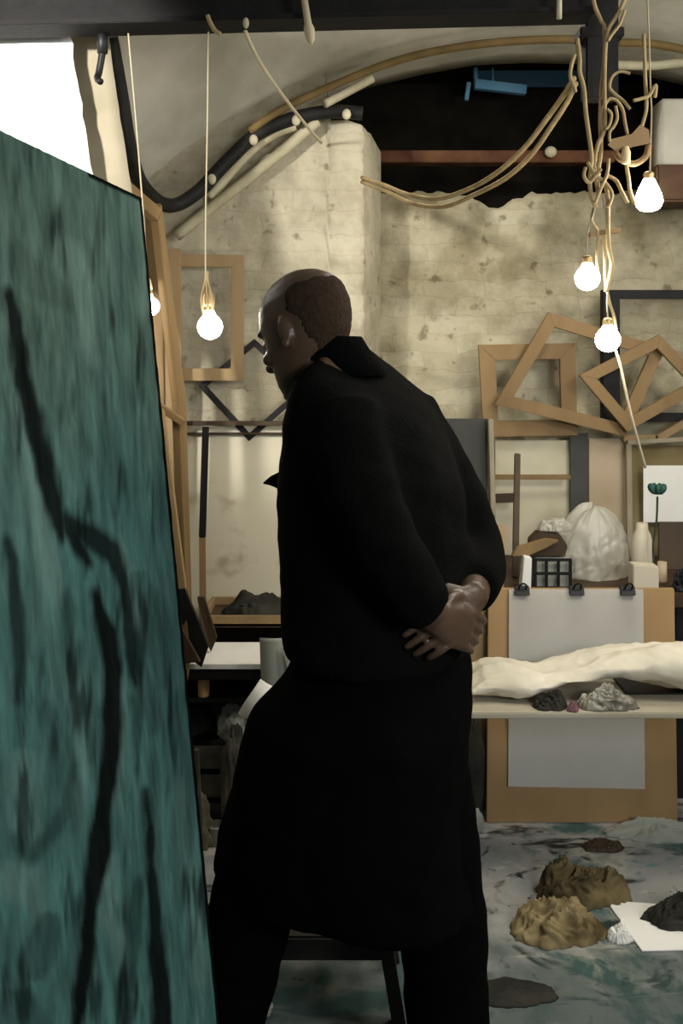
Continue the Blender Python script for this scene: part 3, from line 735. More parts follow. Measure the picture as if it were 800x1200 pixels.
# ------------------------------------------------------------------ stretcher frames
def stretcher(label, corners, wd, th, m, name='stretcher_frame', cat='frame', group=None, barlabel=None):
    c = [Vector(p) for p in corners]; n = len(c)
    nv = (c[1]-c[0]).cross(c[2]-c[1]).normalized()
    if nv.y > 0: nv = -nv
    base = min(c, key=lambda p: p.z)
    t = thing(name, label, cat, base, group)
    cen = sum(c, Vector())/n
    inner = []
    for i in range(n):
        d1 = (c[i-1]-c[i]).normalized(); d2 = (c[(i+1)%n]-c[i]).normalized()
        s = d1.cross(d2).length
        inner.append(c[i]+(d1+d2)*wd/max(s, .2))
    for i in range(n):
        j = (i+1) % n
        q = [c[i], c[j], inner[j], inner[i]]
        bm = NB(); add_hex(bm, [p+nv*th/2 for p in q], [p-nv*th/2 for p in q], 0.0015)
        obj('bar', bm, m, t)
    return t
stretcher('upright pine frame with moulded bars hanging on the pier behind the left bulb', [P(197,298,3.46),P(286,299,3.46),P(285,446,3.48),P(197,446,3.48)], 0.045, 0.03, M['wood_pale'])
stretcher('thin black frame hung on its corner below the upright pine frame', [P(298,397,3.50),P(362,455,3.50),P(292,517,3.50),P(232,452,3.50)], 0.022, 0.02, M['blackwood'])
FD = 3.83
stretcher('square pine frame nearest the man hanging upright on the recess wall', [P(560,404,FD),P(673,402,FD),P(676,510,FD),P(566,512,FD)], 0.064, 0.025, M['wood'])
stretcher('large pine frame hung tilted across the upright square frame', [P(642,366,FD-.05),P(779,408,FD-.05),P(733,512,FD-.05),P(579,474,FD-.05)], 0.050, 0.022, M['wood'])
stretcher('pine frame hung on its corner at the right beyond the tilted frame', [P(678,440,FD-.09),P(772,392,FD-.09),P(828,452,FD-.09),P(734,506,FD-.09)], 0.045, 0.02, M['wood'])
stretcher('large black frame hung behind the crossed pine frames', [P(704,340,FD+.035),P(850,340,FD+.035),P(850,494,FD+.035),P(704,494,FD+.035)], 0.036, 0.03, M['blackwood'])
bm = NB(); add_bar(bm, P(716,342,FD+.01), P(716,496,FD+.01), 0.068, 0.012); tag(obj('black_batten', bm, M['blackwood']), 'wide black upright batten on the left side of the large black frame', 'batten')
bm = NB(); add_bar(bm, P(768,515,FD-.02), P(815,488,FD-.02), 0.03, 0.02); add_bar(bm, P(730,513,FD-.02), P(770,514,FD-.02), 0.03, 0.02); tag(obj('bent_lath', bm, M['wood_pale']), 'pale bent lath below the corner hung pine frame', 'lath')
# leaning stretchers behind the painting's edge
stretcher('tall pine stretcher leaning behind the edge of the teal painting', [P(128,196,2.62),P(186,246,2.95),P(214,470,2.98),P(222,760,2.90),P(190,940,2.6)], 0.05, 0.025, M['wood'])
def lone(name, label, cat, a, b, wd, th, m, up=(0,1,0)):
    bm = NB(); add_bar(bm, a, b, wd, th, up); return tag(obj(name, bm, m), label, cat)
lone('pine_batten', 'broad pine batten leaning nearest the upright frame on the pier', 'batten', P(203,292,3.40), P(203,741,3.28), 0.055, 0.02, M['wood_pale'])
lone('pine_batten', 'darker pine batten leaning tightly along the painting edge', 'batten', P(180,240,3.05), P(186,600,2.95), 0.05, 0.03, M['wood'])
lone('pine_batten', 'short pine batten lying slanted between the leaning battens', 'batten', P(178,470,2.84), P(214,495,2.92), 0.02, 0.03, M['wood'])
lone('pine_batten', 'pale pine batten leaning low beside the dark leaning board', 'batten', P(186,480,2.80), P(212,690,2.74), 0.03, 0.03, M['wood_pale'])

# ------------------------------------------------------------------ left side: board, table, clutter
bd = thing('wall_board', 'stained white board leaning on the pier behind the black tipped stick', 'board', P(270, 760, 3.40))
bm = NB(); q = [P(208,500,3.50),P(372,500,3.50),P(372,752,3.40),P(208,752,3.40)]
add_hex(bm, q, [p+Vector((0,0.02,0)) for p in q], 0.002); obj('panel', bm, M['board'], bd)
bm = NB(); add_bar(bm, P(186,496,3.47), P(374,496,3.47), 0.016, 0.03); obj('top_rail', bm, M['wood_dark'], bd)
bm = NB(); add_bar(bm, P(206,508,3.485), P(374,508,3.485), 0.008, 0.02); obj('top_rail', bm, M['wood_dark'], bd)
st = thing('stick', 'upright stick with a black upper half leaning on the stained white board', 'stick', P(238, 706, 3.3))
bm = NB(); add_bar(bm, P(241,500,3.42), P(237,630,3.37), 0.024, 0.016); obj('upper_half', bm, M['blackwood'], st, label='black upper half')
bm = NB(); add_bar(bm, P(237,630,3.37), P(238,738,3.32), 0.022, 0.014); obj('lower_half', bm, M['wood'], st)
TZ = 0.54
tb = thing('work_table', 'low dark work table behind the man on the left', 'table', (-0.40, 3.15, 0))
bm = NB(); add_box(bm, (-0.85, 2.90, TZ-0.035), (-0.10, 3.42, TZ), 0.004); obj('tabletop', bm, M['blackwood'], tb)
for x in (-0.82, -0.13):
    for y in (2.93, 3.38):
        bm = NB(); add_box(bm, (x-.025, y-.025, 0), (x+.025, y+.025, TZ-.036), 0.003); obj('leg', bm, M['blackwood'], tb)
bm = NB(); add_box(bm, (-0.84, 2.93, 0.425), (-0.12, 3.38, 0.44), 0.002); obj('shelf', bm, M['blackwood'], tb)
bm = NB(); add_box(bm, (-0.83, 3.36, 0.0), (-0.12, 3.375, 0.42)); obj('back_panel', bm, M['blackwood'], tb)
# papers on the left table
def slab(name, label, cat, pts, th, m, bev=0.001):
    bm = NB(); pts = [Vector(p) for p in pts]; add_hex(bm, pts, [p+Vector((0,0,th)) for p in pts], bev)
    return tag(obj(name, bm, m), label, cat)
slab('paper_stack', 'stack of white papers along the front of the low dark table', 'paper', [(-0.62,2.895,TZ+.001),(-0.12,2.895,TZ+.001),(-0.12,3.12,TZ+.001),(-0.62,3.12,TZ+.001)], 0.016, M['paper'])
tr = thing('tray', 'shallow wooden tray with rails standing on the low dark table', 'tray', (-0.33, 3.27, TZ))
x0, x1, y0, y1 = -0.470, -0.14, 3.14, 3.40
bm = NB(); add_box(bm, (x0, y0, TZ+.06), (x1, y1, TZ+.072)); obj('base', bm, M['wood_dark'], tr)
for q in (((x0,y0,TZ+.062),(x1,y0+.015,TZ+.098)),((x0,y1-.015,TZ+.062),(x1,y1,TZ+.098)),((x0,y0+.016,TZ+.062),(x0+.015,y1-.016,TZ+.098)),((x1-.015,y0+.016,TZ+.062),(x1,y1-.016,TZ+.098))):
    bm = NB(); add_box(bm, *q, 0.002); obj('rail', bm, M['wood_pale'], tr)
for x in (x0+.02, x1-.02):
    for y in (y0+.02, y1-.02):
        bm = NB(); add_box(bm, (x-.012, y-.012, TZ+.0005), (x+.012, y+.012, TZ+.0605)); obj('foot', bm, M['wood_dark'], tr)
bm = NB(); add_rag(bm, (-0.305, 3.27, TZ+.074), .115,.085,.075, 4, 1.5, 1.1); tag(obj('cloth', bm, M['darkcloth'], smooth=True), 'dark crumpled cloth heaped in the wooden tray', 'cloth')
# leaning bits by the painting edge
bm = NB(); q = [P(203,672,2.86),P(212,680,2.86),P(244,758,2.86),P(236,782,2.86),P(222,772,2.86)]; add_hex(bm, q, [p+Vector((0,.02,0)) for p in q]); tag(obj('dark_offcut', bm, M['blackwood']), 'black board offcut leaning at the left end of the table', 'offcut')
bm = NB(); q = [P(231,700,3.02),P(239,700,3.02),P(254,748,3.0),P(247,764,3.0),P(238,745,3.0)]; add_hex(bm, q, [p+Vector((0,.015,0)) for p in q]); tag(obj('wood_offcut', bm, M['wood_dark']), 'brown wooden offcut standing at the foot of the black tipped stick', 'offcut')
bm = NB(); q = [P(206,735,2.82),P(213,738,2.82),P(234,776,2.82),P(208,778,2.82)]; add_hex(bm, q, [p+Vector((0,.02,0)) for p in q]); tag(obj('wood_wedge', bm, M['wood_dark']), 'triangular brown wedge against the painting edge above the table', 'offcut')
# draped sheets at the table's right end
def strip_sheet(name, label, m, left, right, thick=0.003):
    L_ = smooth_path(left, 5); R_ = smooth_path(right, 5); bm = NB()
    a = [[bm.verts.new(p) for p in (l, l.lerp(r, .5)+Vector((0,-.006,0)), r)] for l, r in zip(L_, R_)]
    b = [[bm.verts.new(v.co+Vector((0, thick, 0.0005))) for v in q] for q in a]
    for A in (a, b):
        for p, q in zip(A, A[1:]):
            for k in (0, 1): bm.faces.new((p[k], p[k+1], q[k+1], q[k]))
    rim = [q[0] for q in a]+[a[-1][1]]+[q[2] for q in a][::-1]+[a[0][1]]
    rim2 = [q[0] for q in b]+[b[-1][1]]+[q[2] for q in b][::-1]+[b[0][1]]
    for k in range(len(rim)):
        k2 = (k+1) % len(rim); bm.faces.new((rim[k], rim[k2], rim2[k2], rim2[k]))
    return tag(obj(name, bm, m, smooth=True), label, 'paper')
strip_sheet('grey_sheet', 'grey card hanging down over the table edge against the man', M['greycard'], [P(304,748,2.86),P(305,780,2.85),P(306,810,2.85),P(303,836,2.85)], [P(338,748,2.86),P(339,780,2.85),P(332,812,2.85),P(318,838,2.85)])
strip_sheet('curled_sheet', 'white paper curling up below the grey card', M['paper'], [P(305,796,2.82),P(297,808,2.80),P(286,824,2.80),P(279,836,2.82)], [P(322,806,2.82),P(316,826,2.80),P(302,840,2.80),P(283,842,2.82)])
strip_sheet('white_sheet', 'white paper folded on the table right of the grey card', M['paper'], [P(330,758,2.84),P(334,772,2.83),P(337,786,2.83)], [P(362,764,2.84),P(360,770,2.83),P(340,790,2.83)])
# clutter under the left table
cr = thing('crate', 'dark dusty crate standing on the floor under the low table', 'crate', (-0.43, 3.02, 0))
cx0, cx1, cy0, cy1 = -0.60, -0.30, 2.96, 3.22
bm = NB(); add_box(bm, (cx0, cy0, 0.0), (cx1, cy1, 0.012)); obj('base', bm, M['clutter'], cr)
for z in (0.03, 0.12, 0.21):
    bm = NB(); add_box(bm, (cx0, cy0-.012, z), (cx1, cy0, z+.07), .002); obj('slat', bm, M['clutter'], cr)
    bm = NB(); add_box(bm, (cx0, cy1, z), (cx1, cy1+.012, z+.07), .002); obj('slat', bm, M['clutter'], cr)
for x in (cx0-.012, cx1):
    bm = NB(); add_box(bm, (x, cy0-.01, 0.0), (x+.012, cy1+.01, 0.285), .002); obj('side', bm, M['clutter'], cr)
def jar(name, label, base, prof, m, capm=None, capp=None, cat='jar'):
    t = thing(name, label, cat, base); bm = NB(); add_lathe(bm, prof, base, 18); obj('body', bm, m, t, smooth=True)
    if capm: bm = NB(); add_lathe(bm, capp, base, 18); obj('lid', bm, capm, t, smooth=True)
    return t
jar('jar', 'small tan jar on the dark shelf under the low table', (-0.432, 2.945, 0.441), [(.001,0),(.017,.0),(.018,.006),(.018,.05),(.014,.056),(.014,.06)], M['tan'], M['tan'], [(.015,.0605),(.0155,.062),(.0155,.068),(.001,.069)])
jar('tub', 'whitish tub standing on the floor in front of the dark crate', (P(253,965,2.9).x, 2.9, 0), [(.001,0),(.022,0),(.027,.055),(.029,.057),(.029,.062),(.024,.062),(.02,.01),(.001,.008)], M['greycard'], cat='tub')
bm = NB(); add_blob(bm, (-0.345, 3.0, 0.286), (0.05, 0.06, 0.07), 9, .35, 2.2); tag(obj('rag', bm, M['greycard'], smooth=True), 'grey white rag heaped on the dark crate under the table', 'rag')
bm = NB(); add_blob(bm, (-0.33, 2.905, 0.0), (0.045, 0.034, 0.25), 11, .3, 2.2); tag(obj('rag', bm, M['clutter'], smooth=True), 'dusty grey rag hanging down the right side of the crate', 'rag')
bm = NB(); add_blob(bm, (-0.47, 2.885, 0.0), (0.075, 0.045, 0.11), 12, .35, 2.2); tag(obj('rag', bm, mat('olive_rag', srgb(112,106,84), .9, srgb(70,66,52), 9), smooth=True), 'olive grey crumpled rag on the floor by the painting', 'rag')
bm = NB(); add_blob(bm, (-0.48, 3.05, 0.286), (0.07, 0.07, 0.06), 13, .3, 2.0); tag(obj('rag', bm, M['darkcloth'], smooth=True), 'dark cloth piled in the crate at the painting edge', 'rag')
lone('batten_offcut', 'pale upright batten offcut standing beside the crate at the painting edge', 'offcut', P(230,878,2.78), P(235,985,2.78), 0.014, 0.014, M['clutter'])

# ------------------------------------------------------------------ right side: bench and what stands on it
BZ = 0.70
bn = thing('workbench', 'long back workbench under the hanging pine frames', 'workbench', (0.95, 3.5, 0))
bm = NB(); add_box(bm, (0.20, 3.16, BZ-0.04), (2.1, 3.88, BZ), .004); obj('worktop', bm, M['wood_dark'], bn)
for x in (0.25, 2.05):
    for y in (3.2, 3.83):
        bm = NB(); add_box(bm, (x-.03, y-.03, 0), (x+.03, y+.03, BZ-.041), .003); obj('leg', bm, M['blackwood'], bn)
bm = NB(); add_box(bm, (0.22, 3.80, 0.0), (2.08, 3.815, BZ-.045)); obj('back_panel', bm, M['blackwood'], bn)
bm = NB(); add_box(bm, (0.23, 3.25, 0.0), (0.26, 3.79, BZ-.05)); obj('side_panel', bm, M['blackwood'], bn)
bm = NB(); add_box(bm, (1.14, 3.2, 0.0), (1.17, 3.79, BZ-.05)); obj('side_panel', bm, M['blackwood'], bn)
def panel(name, label, px0, py0, px1, D, m, zb=BZ, th=0.015, cat='board', lean_=0.05):
    a = P(px0, py0, D); b = P(px1, py0, D); bm = NB()
    Dn = D-lean_
    xa = (px0-400)/F*Dn; xb = (px1-400)/F*Dn
    q = [Vector((xa, Dn, zb+.001)), Vector((xb, Dn, zb+.001)), b, a]
    add_hex(bm, q, [p+Vector((0, th, 0)) for p in q], .0015)
    return tag(obj(name, bm, m), label, cat)
panel('white_board', 'white board leaning on the recess wall below the square pine frame', 580, 516, 669, 3.86, M['white_board'])
panel('grey_board', 'narrow dark grey board between two pale boards under the pine frames', 668, 508, 689, 3.83, M['grey_board'])
panel('pink_board', 'pale pinkish board right of the narrow dark grey board', 690, 514, 734, 3.84, M['pinkboard'])
panel('olive_board', 'olive brown board at the right edge behind the green flower', 738, 522, 860, 3.84, M['olive'])
bm = NB(); add_bar(bm, P(736,520,3.80), P(737.5,654,3.74), 0.022, 0.02); tag(obj('pale_batten', bm, M['cream']), 'cream upright batten at the left of the olive board', 'batten')
bm = NB(); add_bar(bm, P(734,518,3.80), P(860,512,3.80), 0.018, 0.03); tag(obj('pale_batten', bm, M['cream']), 'cream horizontal batten along the top of the olive board', 'batten')
a = P(752,545,3.79); b = P(812,612,3.775)
bm = NB(); add_box(bm, (a.x, 3.772, b.z), (b.x, 3.775, a.z)); tag(obj('pinned_paper', bm, M['paper']), 'white paper pinned on the olive board behind the green flower', 'paper')
panel('brown_board', 'brown board leaning low at the right edge under the pinned paper', 772, 612, 860, 3.60, M['wood_dark'], cat='board')
panel('dark_canvas', 'dark grey canvas with a pale edge standing behind the man shoulder', 470, 491, 571, 3.42, M['grey_board'], th=0.03, cat='canvas')
bm = NB(); add_bar(bm, P(574,491,3.40), P(577,604,3.375), 0.018, 0.04); tag(obj('pale_batten', bm, M['cream']), 'cream strip along the right side of the dark grey canvas', 'batten')
lone('pine_batten', 'narrow reddish batten nailed across the white board', 'batten', P(578,559,3.79), P(668,559,3.79), 0.02, 0.012, M['wood'])
lone('pine_batten', 'short dark batten across the left side of the white board', 'batten', P(578,584,3.78), P(606,583,3.78), 0.036, 0.012, M['wood_dark'])
lone('stick', 'dark brown stick standing upright in front of the white board', 'stick', P(606,532,3.62), P(603.4,677,3.40), 0.022, 0.018, M['wood_dark'])
lone('wood_strip', 'pale strip standing at the man elbow in front of the dark canvas', 'strip', P(588,615,3.3), P(584.3,692,3.22), 0.03, 0.012, M['wood_pale'])
# glove-like brown piece, rack, carton, bag
bx = thing('box', 'brown cardboard box sitting on top of the black wire rack', 'box', P(640, 650, 3.3))
bm = NB(); q = [P(622,652,3.30),P(662,652,3.30),P(665,640,3.30),P(656,626,3.30),P(632,624,3.30),P(622,634,3.30)]; add_hex(bm, q, [p+Vector((0,.065,0)) for p in q], .003); obj('carton', bm, M['wood_dark'], bx)
bm = NB(); q = [P(600,652,3.27),P(606,642,3.27),P(640,632,3.27),P(655,634,3.27),P(640,642,3.27),P(618,652,3.27)]; add_hex(bm, q, [p+Vector((0,.03,0)) for p in q], .002); obj('flap', bm, M['wood'], bx, label='lighter tan flap')
rk = thing('wire_rack', 'black grid rack with pale slots beside the plastic bag', 'rack', P(645, 690, 3.26))
RD = 3.26
bm = NB(); a = P(627,653,RD+.05); b = P(667,691,RD+.05); add_box(bm, (a.x, RD+.02, BZ+.001), (b.x, RD+.09, a.z)); obj('block', bm, M['greycard'], rk)
for k in range(4):
    x = 626+k*14; bm = NB(); add_bar(bm, P(x,655,RD), P(x,690,RD), 0.010, 0.012); obj('upright', bm, M['black'], rk)
for y in (656, 672, 689):
    bm = NB(); add_bar(bm, P(624,y,RD-.008), P(670,y,RD-.008), 0.010, 0.008); obj('crossbar', bm, M['black'], rk)
bm = NB(); q = [P(611,690,3.24),P(622,690,3.24),P(623,654,3.24),P(614,652,3.24)]; add_hex(bm, q, [p+Vector((0,.05,0)) for p in q], .002); tag(obj('carton', bm, M['paper']), 'small white carton standing left of the black grid rack', 'carton')
bm = NB(); bc = Vector((P(692,690,3.46).x, 3.49, BZ+.001)); rings = []
for j in range(41):
    t = j/40; rr = []
    for k in range(120):
        a = 2*math.pi*k/120
        env = (max(0, 1-t**2.4))**0.5 if t < 1 else 0.0
        pl_ = 0.07*(1-2*abs(noise.noise(Vector((math.cos(a)*2.2+.5*t, math.sin(a)*2.2, t*1.2+4)))))+0.035*(1-2*abs(noise.noise(Vector((math.cos(a)*5, math.sin(a)*5, t*3+9)))))
        cr_ = 0.03*(1-2*abs(noise.noise(Vector((math.cos(a)*4, math.sin(a)*4, t*7)))))
        rad = (env+0.04)*(0.93+0.9*pl_+cr_)
        z = 0.25*t*(1+0.10*noise.noise(Vector((math.cos(a)*1.2, math.sin(a)*1.2, 7))))+0.012*noise.noise(Vector((a*2, t*6, 1)))*(1 if j else 0)
        rr.append(bc+Vector((math.cos(a)*.142*rad+.02*t*t, math.sin(a)*.12*rad, max(0, z))))
    rings.append(rr)
add_loft(bm, rings); tag(obj('plastic_bag', bm, M['bag'], smooth=True), 'large crumpled milky plastic bag on the workbench', 'bag')
bm = NB(); add_rag(bm, (P(650,640,3.34).x, 3.335, .889), .06, .03, .06, 23, 1.6); tag(obj('plastic_sheet', bm, M['bag'], smooth=True), 'folded end of milky plastic lying over the brown box', 'plastic')
jar('bottle', 'cream bottle standing right of the plastic bag', (P(752,662,3.42).x, 3.42, BZ+.001), [(.001,0),(.036,0),(.038,.01),(.038,.13),(.03,.16),(.022,.175),(.02,.2),(.001,.2)], M['creamwhite'], cat='bottle')
jar('bottle', 'thin cream beaker holding the green flower', (P(765,656,3.40).x+.012, 3.34, BZ+.001), [(.001,0),(.016,0),(.017,.01),(.016,.075),(.014,.075),(.013,.012),(.001,.01)], M['pinkboard'], cat='beaker')
fl = thing('flower', 'single dark green artificial flower on a thin stem', 'flower', P(767, 655, 3.34))
bm = NB(); add_tube(bm, [P(767,672,3.34),P(765,640,3.34),P(769,610,3.34),P(770,582,3.34)], 0.004); obj('stem', bm, M['stem'], fl, smooth=True)
for k in range(7):
    a = 2*math.pi*k/7; c = P(770,575,3.34)
    bm = NB(); add_ell(bm, c+Vector((math.cos(a)*.016, math.sin(a)*.016, .006)), (.016,.009,.022), Matrix.Rotation(a, 4, 'Z')@Matrix.Rotation(.6, 4, 'Y'), 2); obj('petal', bm, M['green'], fl, smooth=True)
bm = NB(); add_ell(bm, P(770,574,3.34), (.014,.014,.018)); obj('heart', bm, M['green'], fl, smooth=True)
bm = NB(); q = [P(742,692.5,3.22),P(772,692.5,3.22),P(772,664,3.22),P(742,662,3.22)]; add_hex(bm, q, [p+Vector((0,.06,0)) for p in q], .003); tag(obj('carton', bm, M['creamwhite']), 'low cream carton in front of the cream bottle', 'carton')
bm = NB(); add_rag(bm, (P(800,700,3.24).x, 3.24, BZ+.001), .04,.03,.09, 31); tag(obj('rag', bm, M['black'], smooth=True), 'small black rag at the right edge of the workbench', 'rag')

# drawing board on the floor in front of the bench
db = thing('drawing_board', 'plywood drawing board standing on the floor behind the plank table', 'drawing board', (P(682,0,3.0).x, 3.0, 0))
q = [P(570,964,3.03),P(794,964,3.03),P(790,690,3.10),P(572,690,3.10)]
for p in q[:2]: p.z = 0.001
bm = NB(); add_hex(bm, q, [p+Vector((0,.018,0)) for p in q], .002); obj('board', bm, M['ply'], db)
pp = [P(595,921,3.034),P(755,924,3.034),P(753,690,3.092),P(596,690,3.092)]
bm = NB(); G = []
for i in range(13):
    col = []
    for j in range(17):
        s, t = i/12, j/16
        p = pp[0].lerp(pp[1], s).lerp(pp[3].lerp(pp[2], s), t); p.y -= .004+.003*abs(noise.noise(Vector((s*3, t*4, 0)))); col.append(bm.verts.new(p))
    G.append(col)
for a, b in zip(G, G[1:]):
    for j in range(16): bm.faces.new((a[j], b[j], b[j+1], a[j+1]))
bmesh.ops.solidify(bm, geom=bm.faces[:], thickness=0.001)
sheet = obj('drawing_paper', bm, M['paper']); tag(sheet, 'large white drawing paper clipped to the plywood board', 'paper')
def clip(px, label):
    t = thing('bulldog_clip', label, 'clip', P(px, 698, 3.06))
    c = P(px, 692, 3.075); bm = NB()
    add_hex(bm, [c+Vector((-.024,-.006,-.016)),c+Vector((.024,-.006,-.016)),c+Vector((.024,.034,-.016)),c+Vector((-.024,.034,-.016))],
                [c+Vector((-.024,.008,.012)),c+Vector((.024,.008,.012)),c+Vector((.024,.02,.012)),c+Vector((-.024,.02,.012))], .002)
    obj('jaw', bm, M['black'], t)
    bm = NB(); add_tube(bm, [c+Vector((-.012,.0,.005)),c+Vector((-.01,-.012,.02)),c+Vector((0,-.016,.026)),c+Vector((.01,-.012,.02)),c+Vector((.012,0,.005))], .003); obj('lever', bm, M['iron'], t, smooth=True)
clip(612, 'black bulldog clip at the left end of the drawing paper')
clip(676, 'black bulldog clip in the middle of the drawing paper top')
clip(736, 'black bulldog clip at the right end of the drawing paper')

# plank table in front of the drawing board
PZ = 0.51
pl = thing('plank_table', 'low plank table in front of the drawing board', 'table', (0.75, 2.75, 0))
bm = NB(); add_box(bm, (0.16, 2.62, PZ-.016), (1.65, 2.92, PZ), .003); obj('plank', bm, M['plank'], pl)
for x in (0.20, 1.55):
    for y in (2.66, 2.88):
        bm = NB(); add_box(bm, (x-.02, y-.02, 0), (x+.02, y+.02, PZ-.017), .003); obj('leg', bm, M['blackwood'], pl)
# cloth bundle: cross-sections along the plank
prof = [(548,792,806),(565,782,808),(590,776,809),(615,780,808),(632,784,801),(650,782,794),(675,776,788),(700,766,786),(725,760,790),(750,757,797),(775,756,803),(800,755,806),(830,755,808),(860,758,810)]
bm = NB(); rings = []
pts = []
for k in range(len(prof)-1):
    for j in range(14):
        t = j/14; pts.append(tuple(prof[k][i]*(1-t)+prof[k+1][i]*t for i in range(3)))
pts.append(prof[-1])
Dc = 2.78
for px, yt, yb in pts:
    c = P(px, (yt+yb)/2, Dc); hh = (yb-yt)/2/F*Dc
    rr = []
    for v in ring(c, (0, .10, 0), (0, 0, hh), 56, 2.0):
        q = v.copy(); q.z += 0.010*noise.noise(Vector((q.x*5, q.y*16, 2)))+0.010*(0.5-abs(noise.noise(Vector((q.x*7, q.y*26, q.z*30)))))*2-.006+0.004*noise.noise(Vector((q.x*30, q.y*40, q.z*30)))
        q.y += 0.02*noise.noise(Vector((q.x*6, 3, q.z*9))); q.z = max(q.z, PZ+.0085); rr.append(q)
    rings.append(rr)
add_loft(bm, rings)
tag(obj('cloth', bm, M['cloth'], smooth=True), 'long cream cloth bundle lying across the plank table', 'cloth')
bm = NB(); add_rag(bm, (P(645,0,2.66).x, 2.662, PZ+.001), .05,.03,.055, 41); tag(obj('rag', bm, M['darkcloth'], smooth=True), 'dark rag under the arch of the cream cloth bundle', 'rag')
bm = NB(); add_rag(bm, (P(712,0,2.66).x, 2.662, PZ+.001), .085,.034,.06, 43, 2.4, 1.1); tag(obj('plastic_film', bm, M['clearish'], smooth=True), 'crumpled grey clear plastic under the cream cloth bundle', 'plastic')
bm = NB(); add_rag(bm, (P(671,0,2.632).x, 2.634, PZ+.001), .016,.010,.022, 45); tag(obj('rag', bm, M['pink'], smooth=True), 'small pink rag at the front of the plank table', 'rag')
slab('black_sheet', 'black sheet lying on the plank under the right end of the cloth bundle', 'sheet', [(P(735,0,2.75).x,2.76,PZ+.001),(1.3,2.76,PZ+.001),(1.3,2.91,PZ+.001),(P(735,0,2.75).x,2.91,PZ+.001)], 0.006, M['black'])
# things left of the drawing board behind the man's hand
bm = NB(); add_blob(bm, (P(552,0,3.0).x, 3.05, 0.0), (.05,.04,.27), 47, .25, 2.4); tag(obj('rag', bm, M['darkcloth'], smooth=True), 'dark cloth heap on the floor left of the drawing board', 'rag')
bm = NB(); add_blob(bm, (P(552,0,3.0).x, 2.98, 0.0), (.035,.03,.05), 48, .3); tag(obj('crumpled_paper', bm, M['greycard'], smooth=True), 'small grey crumpled paper on the floor behind the man leg', 'paper')
panel('tan_board', 'tan board standing left of the drawing board behind the man hand', 535, 700, 570, 3.125, M['wood_pale'], zb=0.0, cat='board', lean_=0.01, th=0.012)

# ------------------------------------------------------------------ floor litter
def gy(py): return F*EYE/(py-HZ)
y_ = gy(1098)
bm = NB(); add_rag(bm, (P(655,0,y_).x, y_+.03, 0.0), .12,.085,.085, 51, 2.6, 1.1); tag(obj('rag', bm, M['ragochre'], smooth=True), 'ochre rag heap on the floor in front of the plank table', 'rag')
bm = NB(); add_rag(bm, (P(700,0,y_).x, y_+.19, 0.0), .12,.075,.105, 52, 2.8, 1.15); tag(obj('rag', bm, M['ragdark'], smooth=True), 'dark brown rag heaped behind and on the ochre rag', 'rag')
bm = NB(); add_rag(bm, (P(726,0,gy(1100)).x, gy(1100), 0.0), .03,.025,.045, 53); tag(obj('crumpled_paper', bm, M['paper'], smooth=True), 'small white crumpled paper in front of the brown rags', 'paper')
y2 = gy(1086)
bm = NB(); add_rag(bm, (P(806,0,y2).x, y2+.02, 0.006), .11,.05,.07, 54); tag(obj('rag', bm, M['darkcloth'], smooth=True), 'dark rag on the floor at the right edge of the floor sheet', 'rag')
y3 = gy(1116)
slab('floor_sheet', 'pale paper sheet lying flat on the floor at the right edge', 'paper', [(P(752,0,y3).x,y3,.001),(1.3,y3+.02,.001),(1.3,y3+.15,.001),(P(748,0,y3).x-.02,y3+.22,.001)], 0.004, M['paper'])
yk = gy(978)
bm = NB(); add_rag(bm, (P(772,0,yk).x, yk, 0.0), .16,.06,.05, 55); tag(obj('crumpled_paper', bm, M['greycard'], smooth=True), 'long crumpled greyish paper on the floor right of the drawing board', 'paper')
bm = NB(); add_rag(bm, (P(704,0,gy(990)).x, gy(990)-.02, 0.0), .06,.03,.03, 56); tag(obj('rag', bm, M['wood_dark'], smooth=True), 'brown scrap on the floor in front of the drawing board', 'rag')
bm = NB(); add_rag(bm, (P(600,0,gy(1165)).x, gy(1165), 0.0), .10,.05,.018, 57); tag(obj('rag', bm, M['darkcloth'], smooth=True), 'dark rag on the floor beside the man right leg', 'rag')
bm = NB(); add_blob(bm, (P(306,0,2.14).x, 2.15, 0.0), (.025,.025,.025), 58, .3); tag(obj('crumpled_paper', bm, M['greycard'], smooth=True), 'small grey crumpled paper on the floor left of the stool', 'paper')

# ------------------------------------------------------------------ footstool behind the legs
sx = (P(316,0,2.12).x, P(462,0,2.12).x); s0, s1 = 2.10, 2.34; sz = 0.205
so = thing('footstool', 'low black footstool on the floor between the man legs', 'stool', ((sx[0]+sx[1])/2, (s0+s1)/2, 0))
bm = NB(); add_box(bm, (sx[0], s0, sz-.022), (sx[1], s1, sz), .005); obj('seat', bm, M['stool'], so)
for (a, b) in (((sx[0]+.02, s0+.02), (sx[1]-.02, s0+.02)), ((sx[0]+.02, s1-.02), (sx[1]-.02, s1-.02))):
    bm = NB(); add_box(bm, (a[0], a[1]-.009, sz-.06), (b[0], b[1]+.009, sz-.0225), .002); obj('apron', bm, M['stool'], so)
for x, dx in ((sx[0]+.02, -.055), (sx[1]-.02, .03)):
    for y, dy in ((s0+.02, -.0), (s1-.02, .015)):
        bm = NB(); add_bar(bm, (x, y, sz-.024), (x+dx, y+dy, 0.0), .03, .026); obj('leg', bm, M['stool'], so)

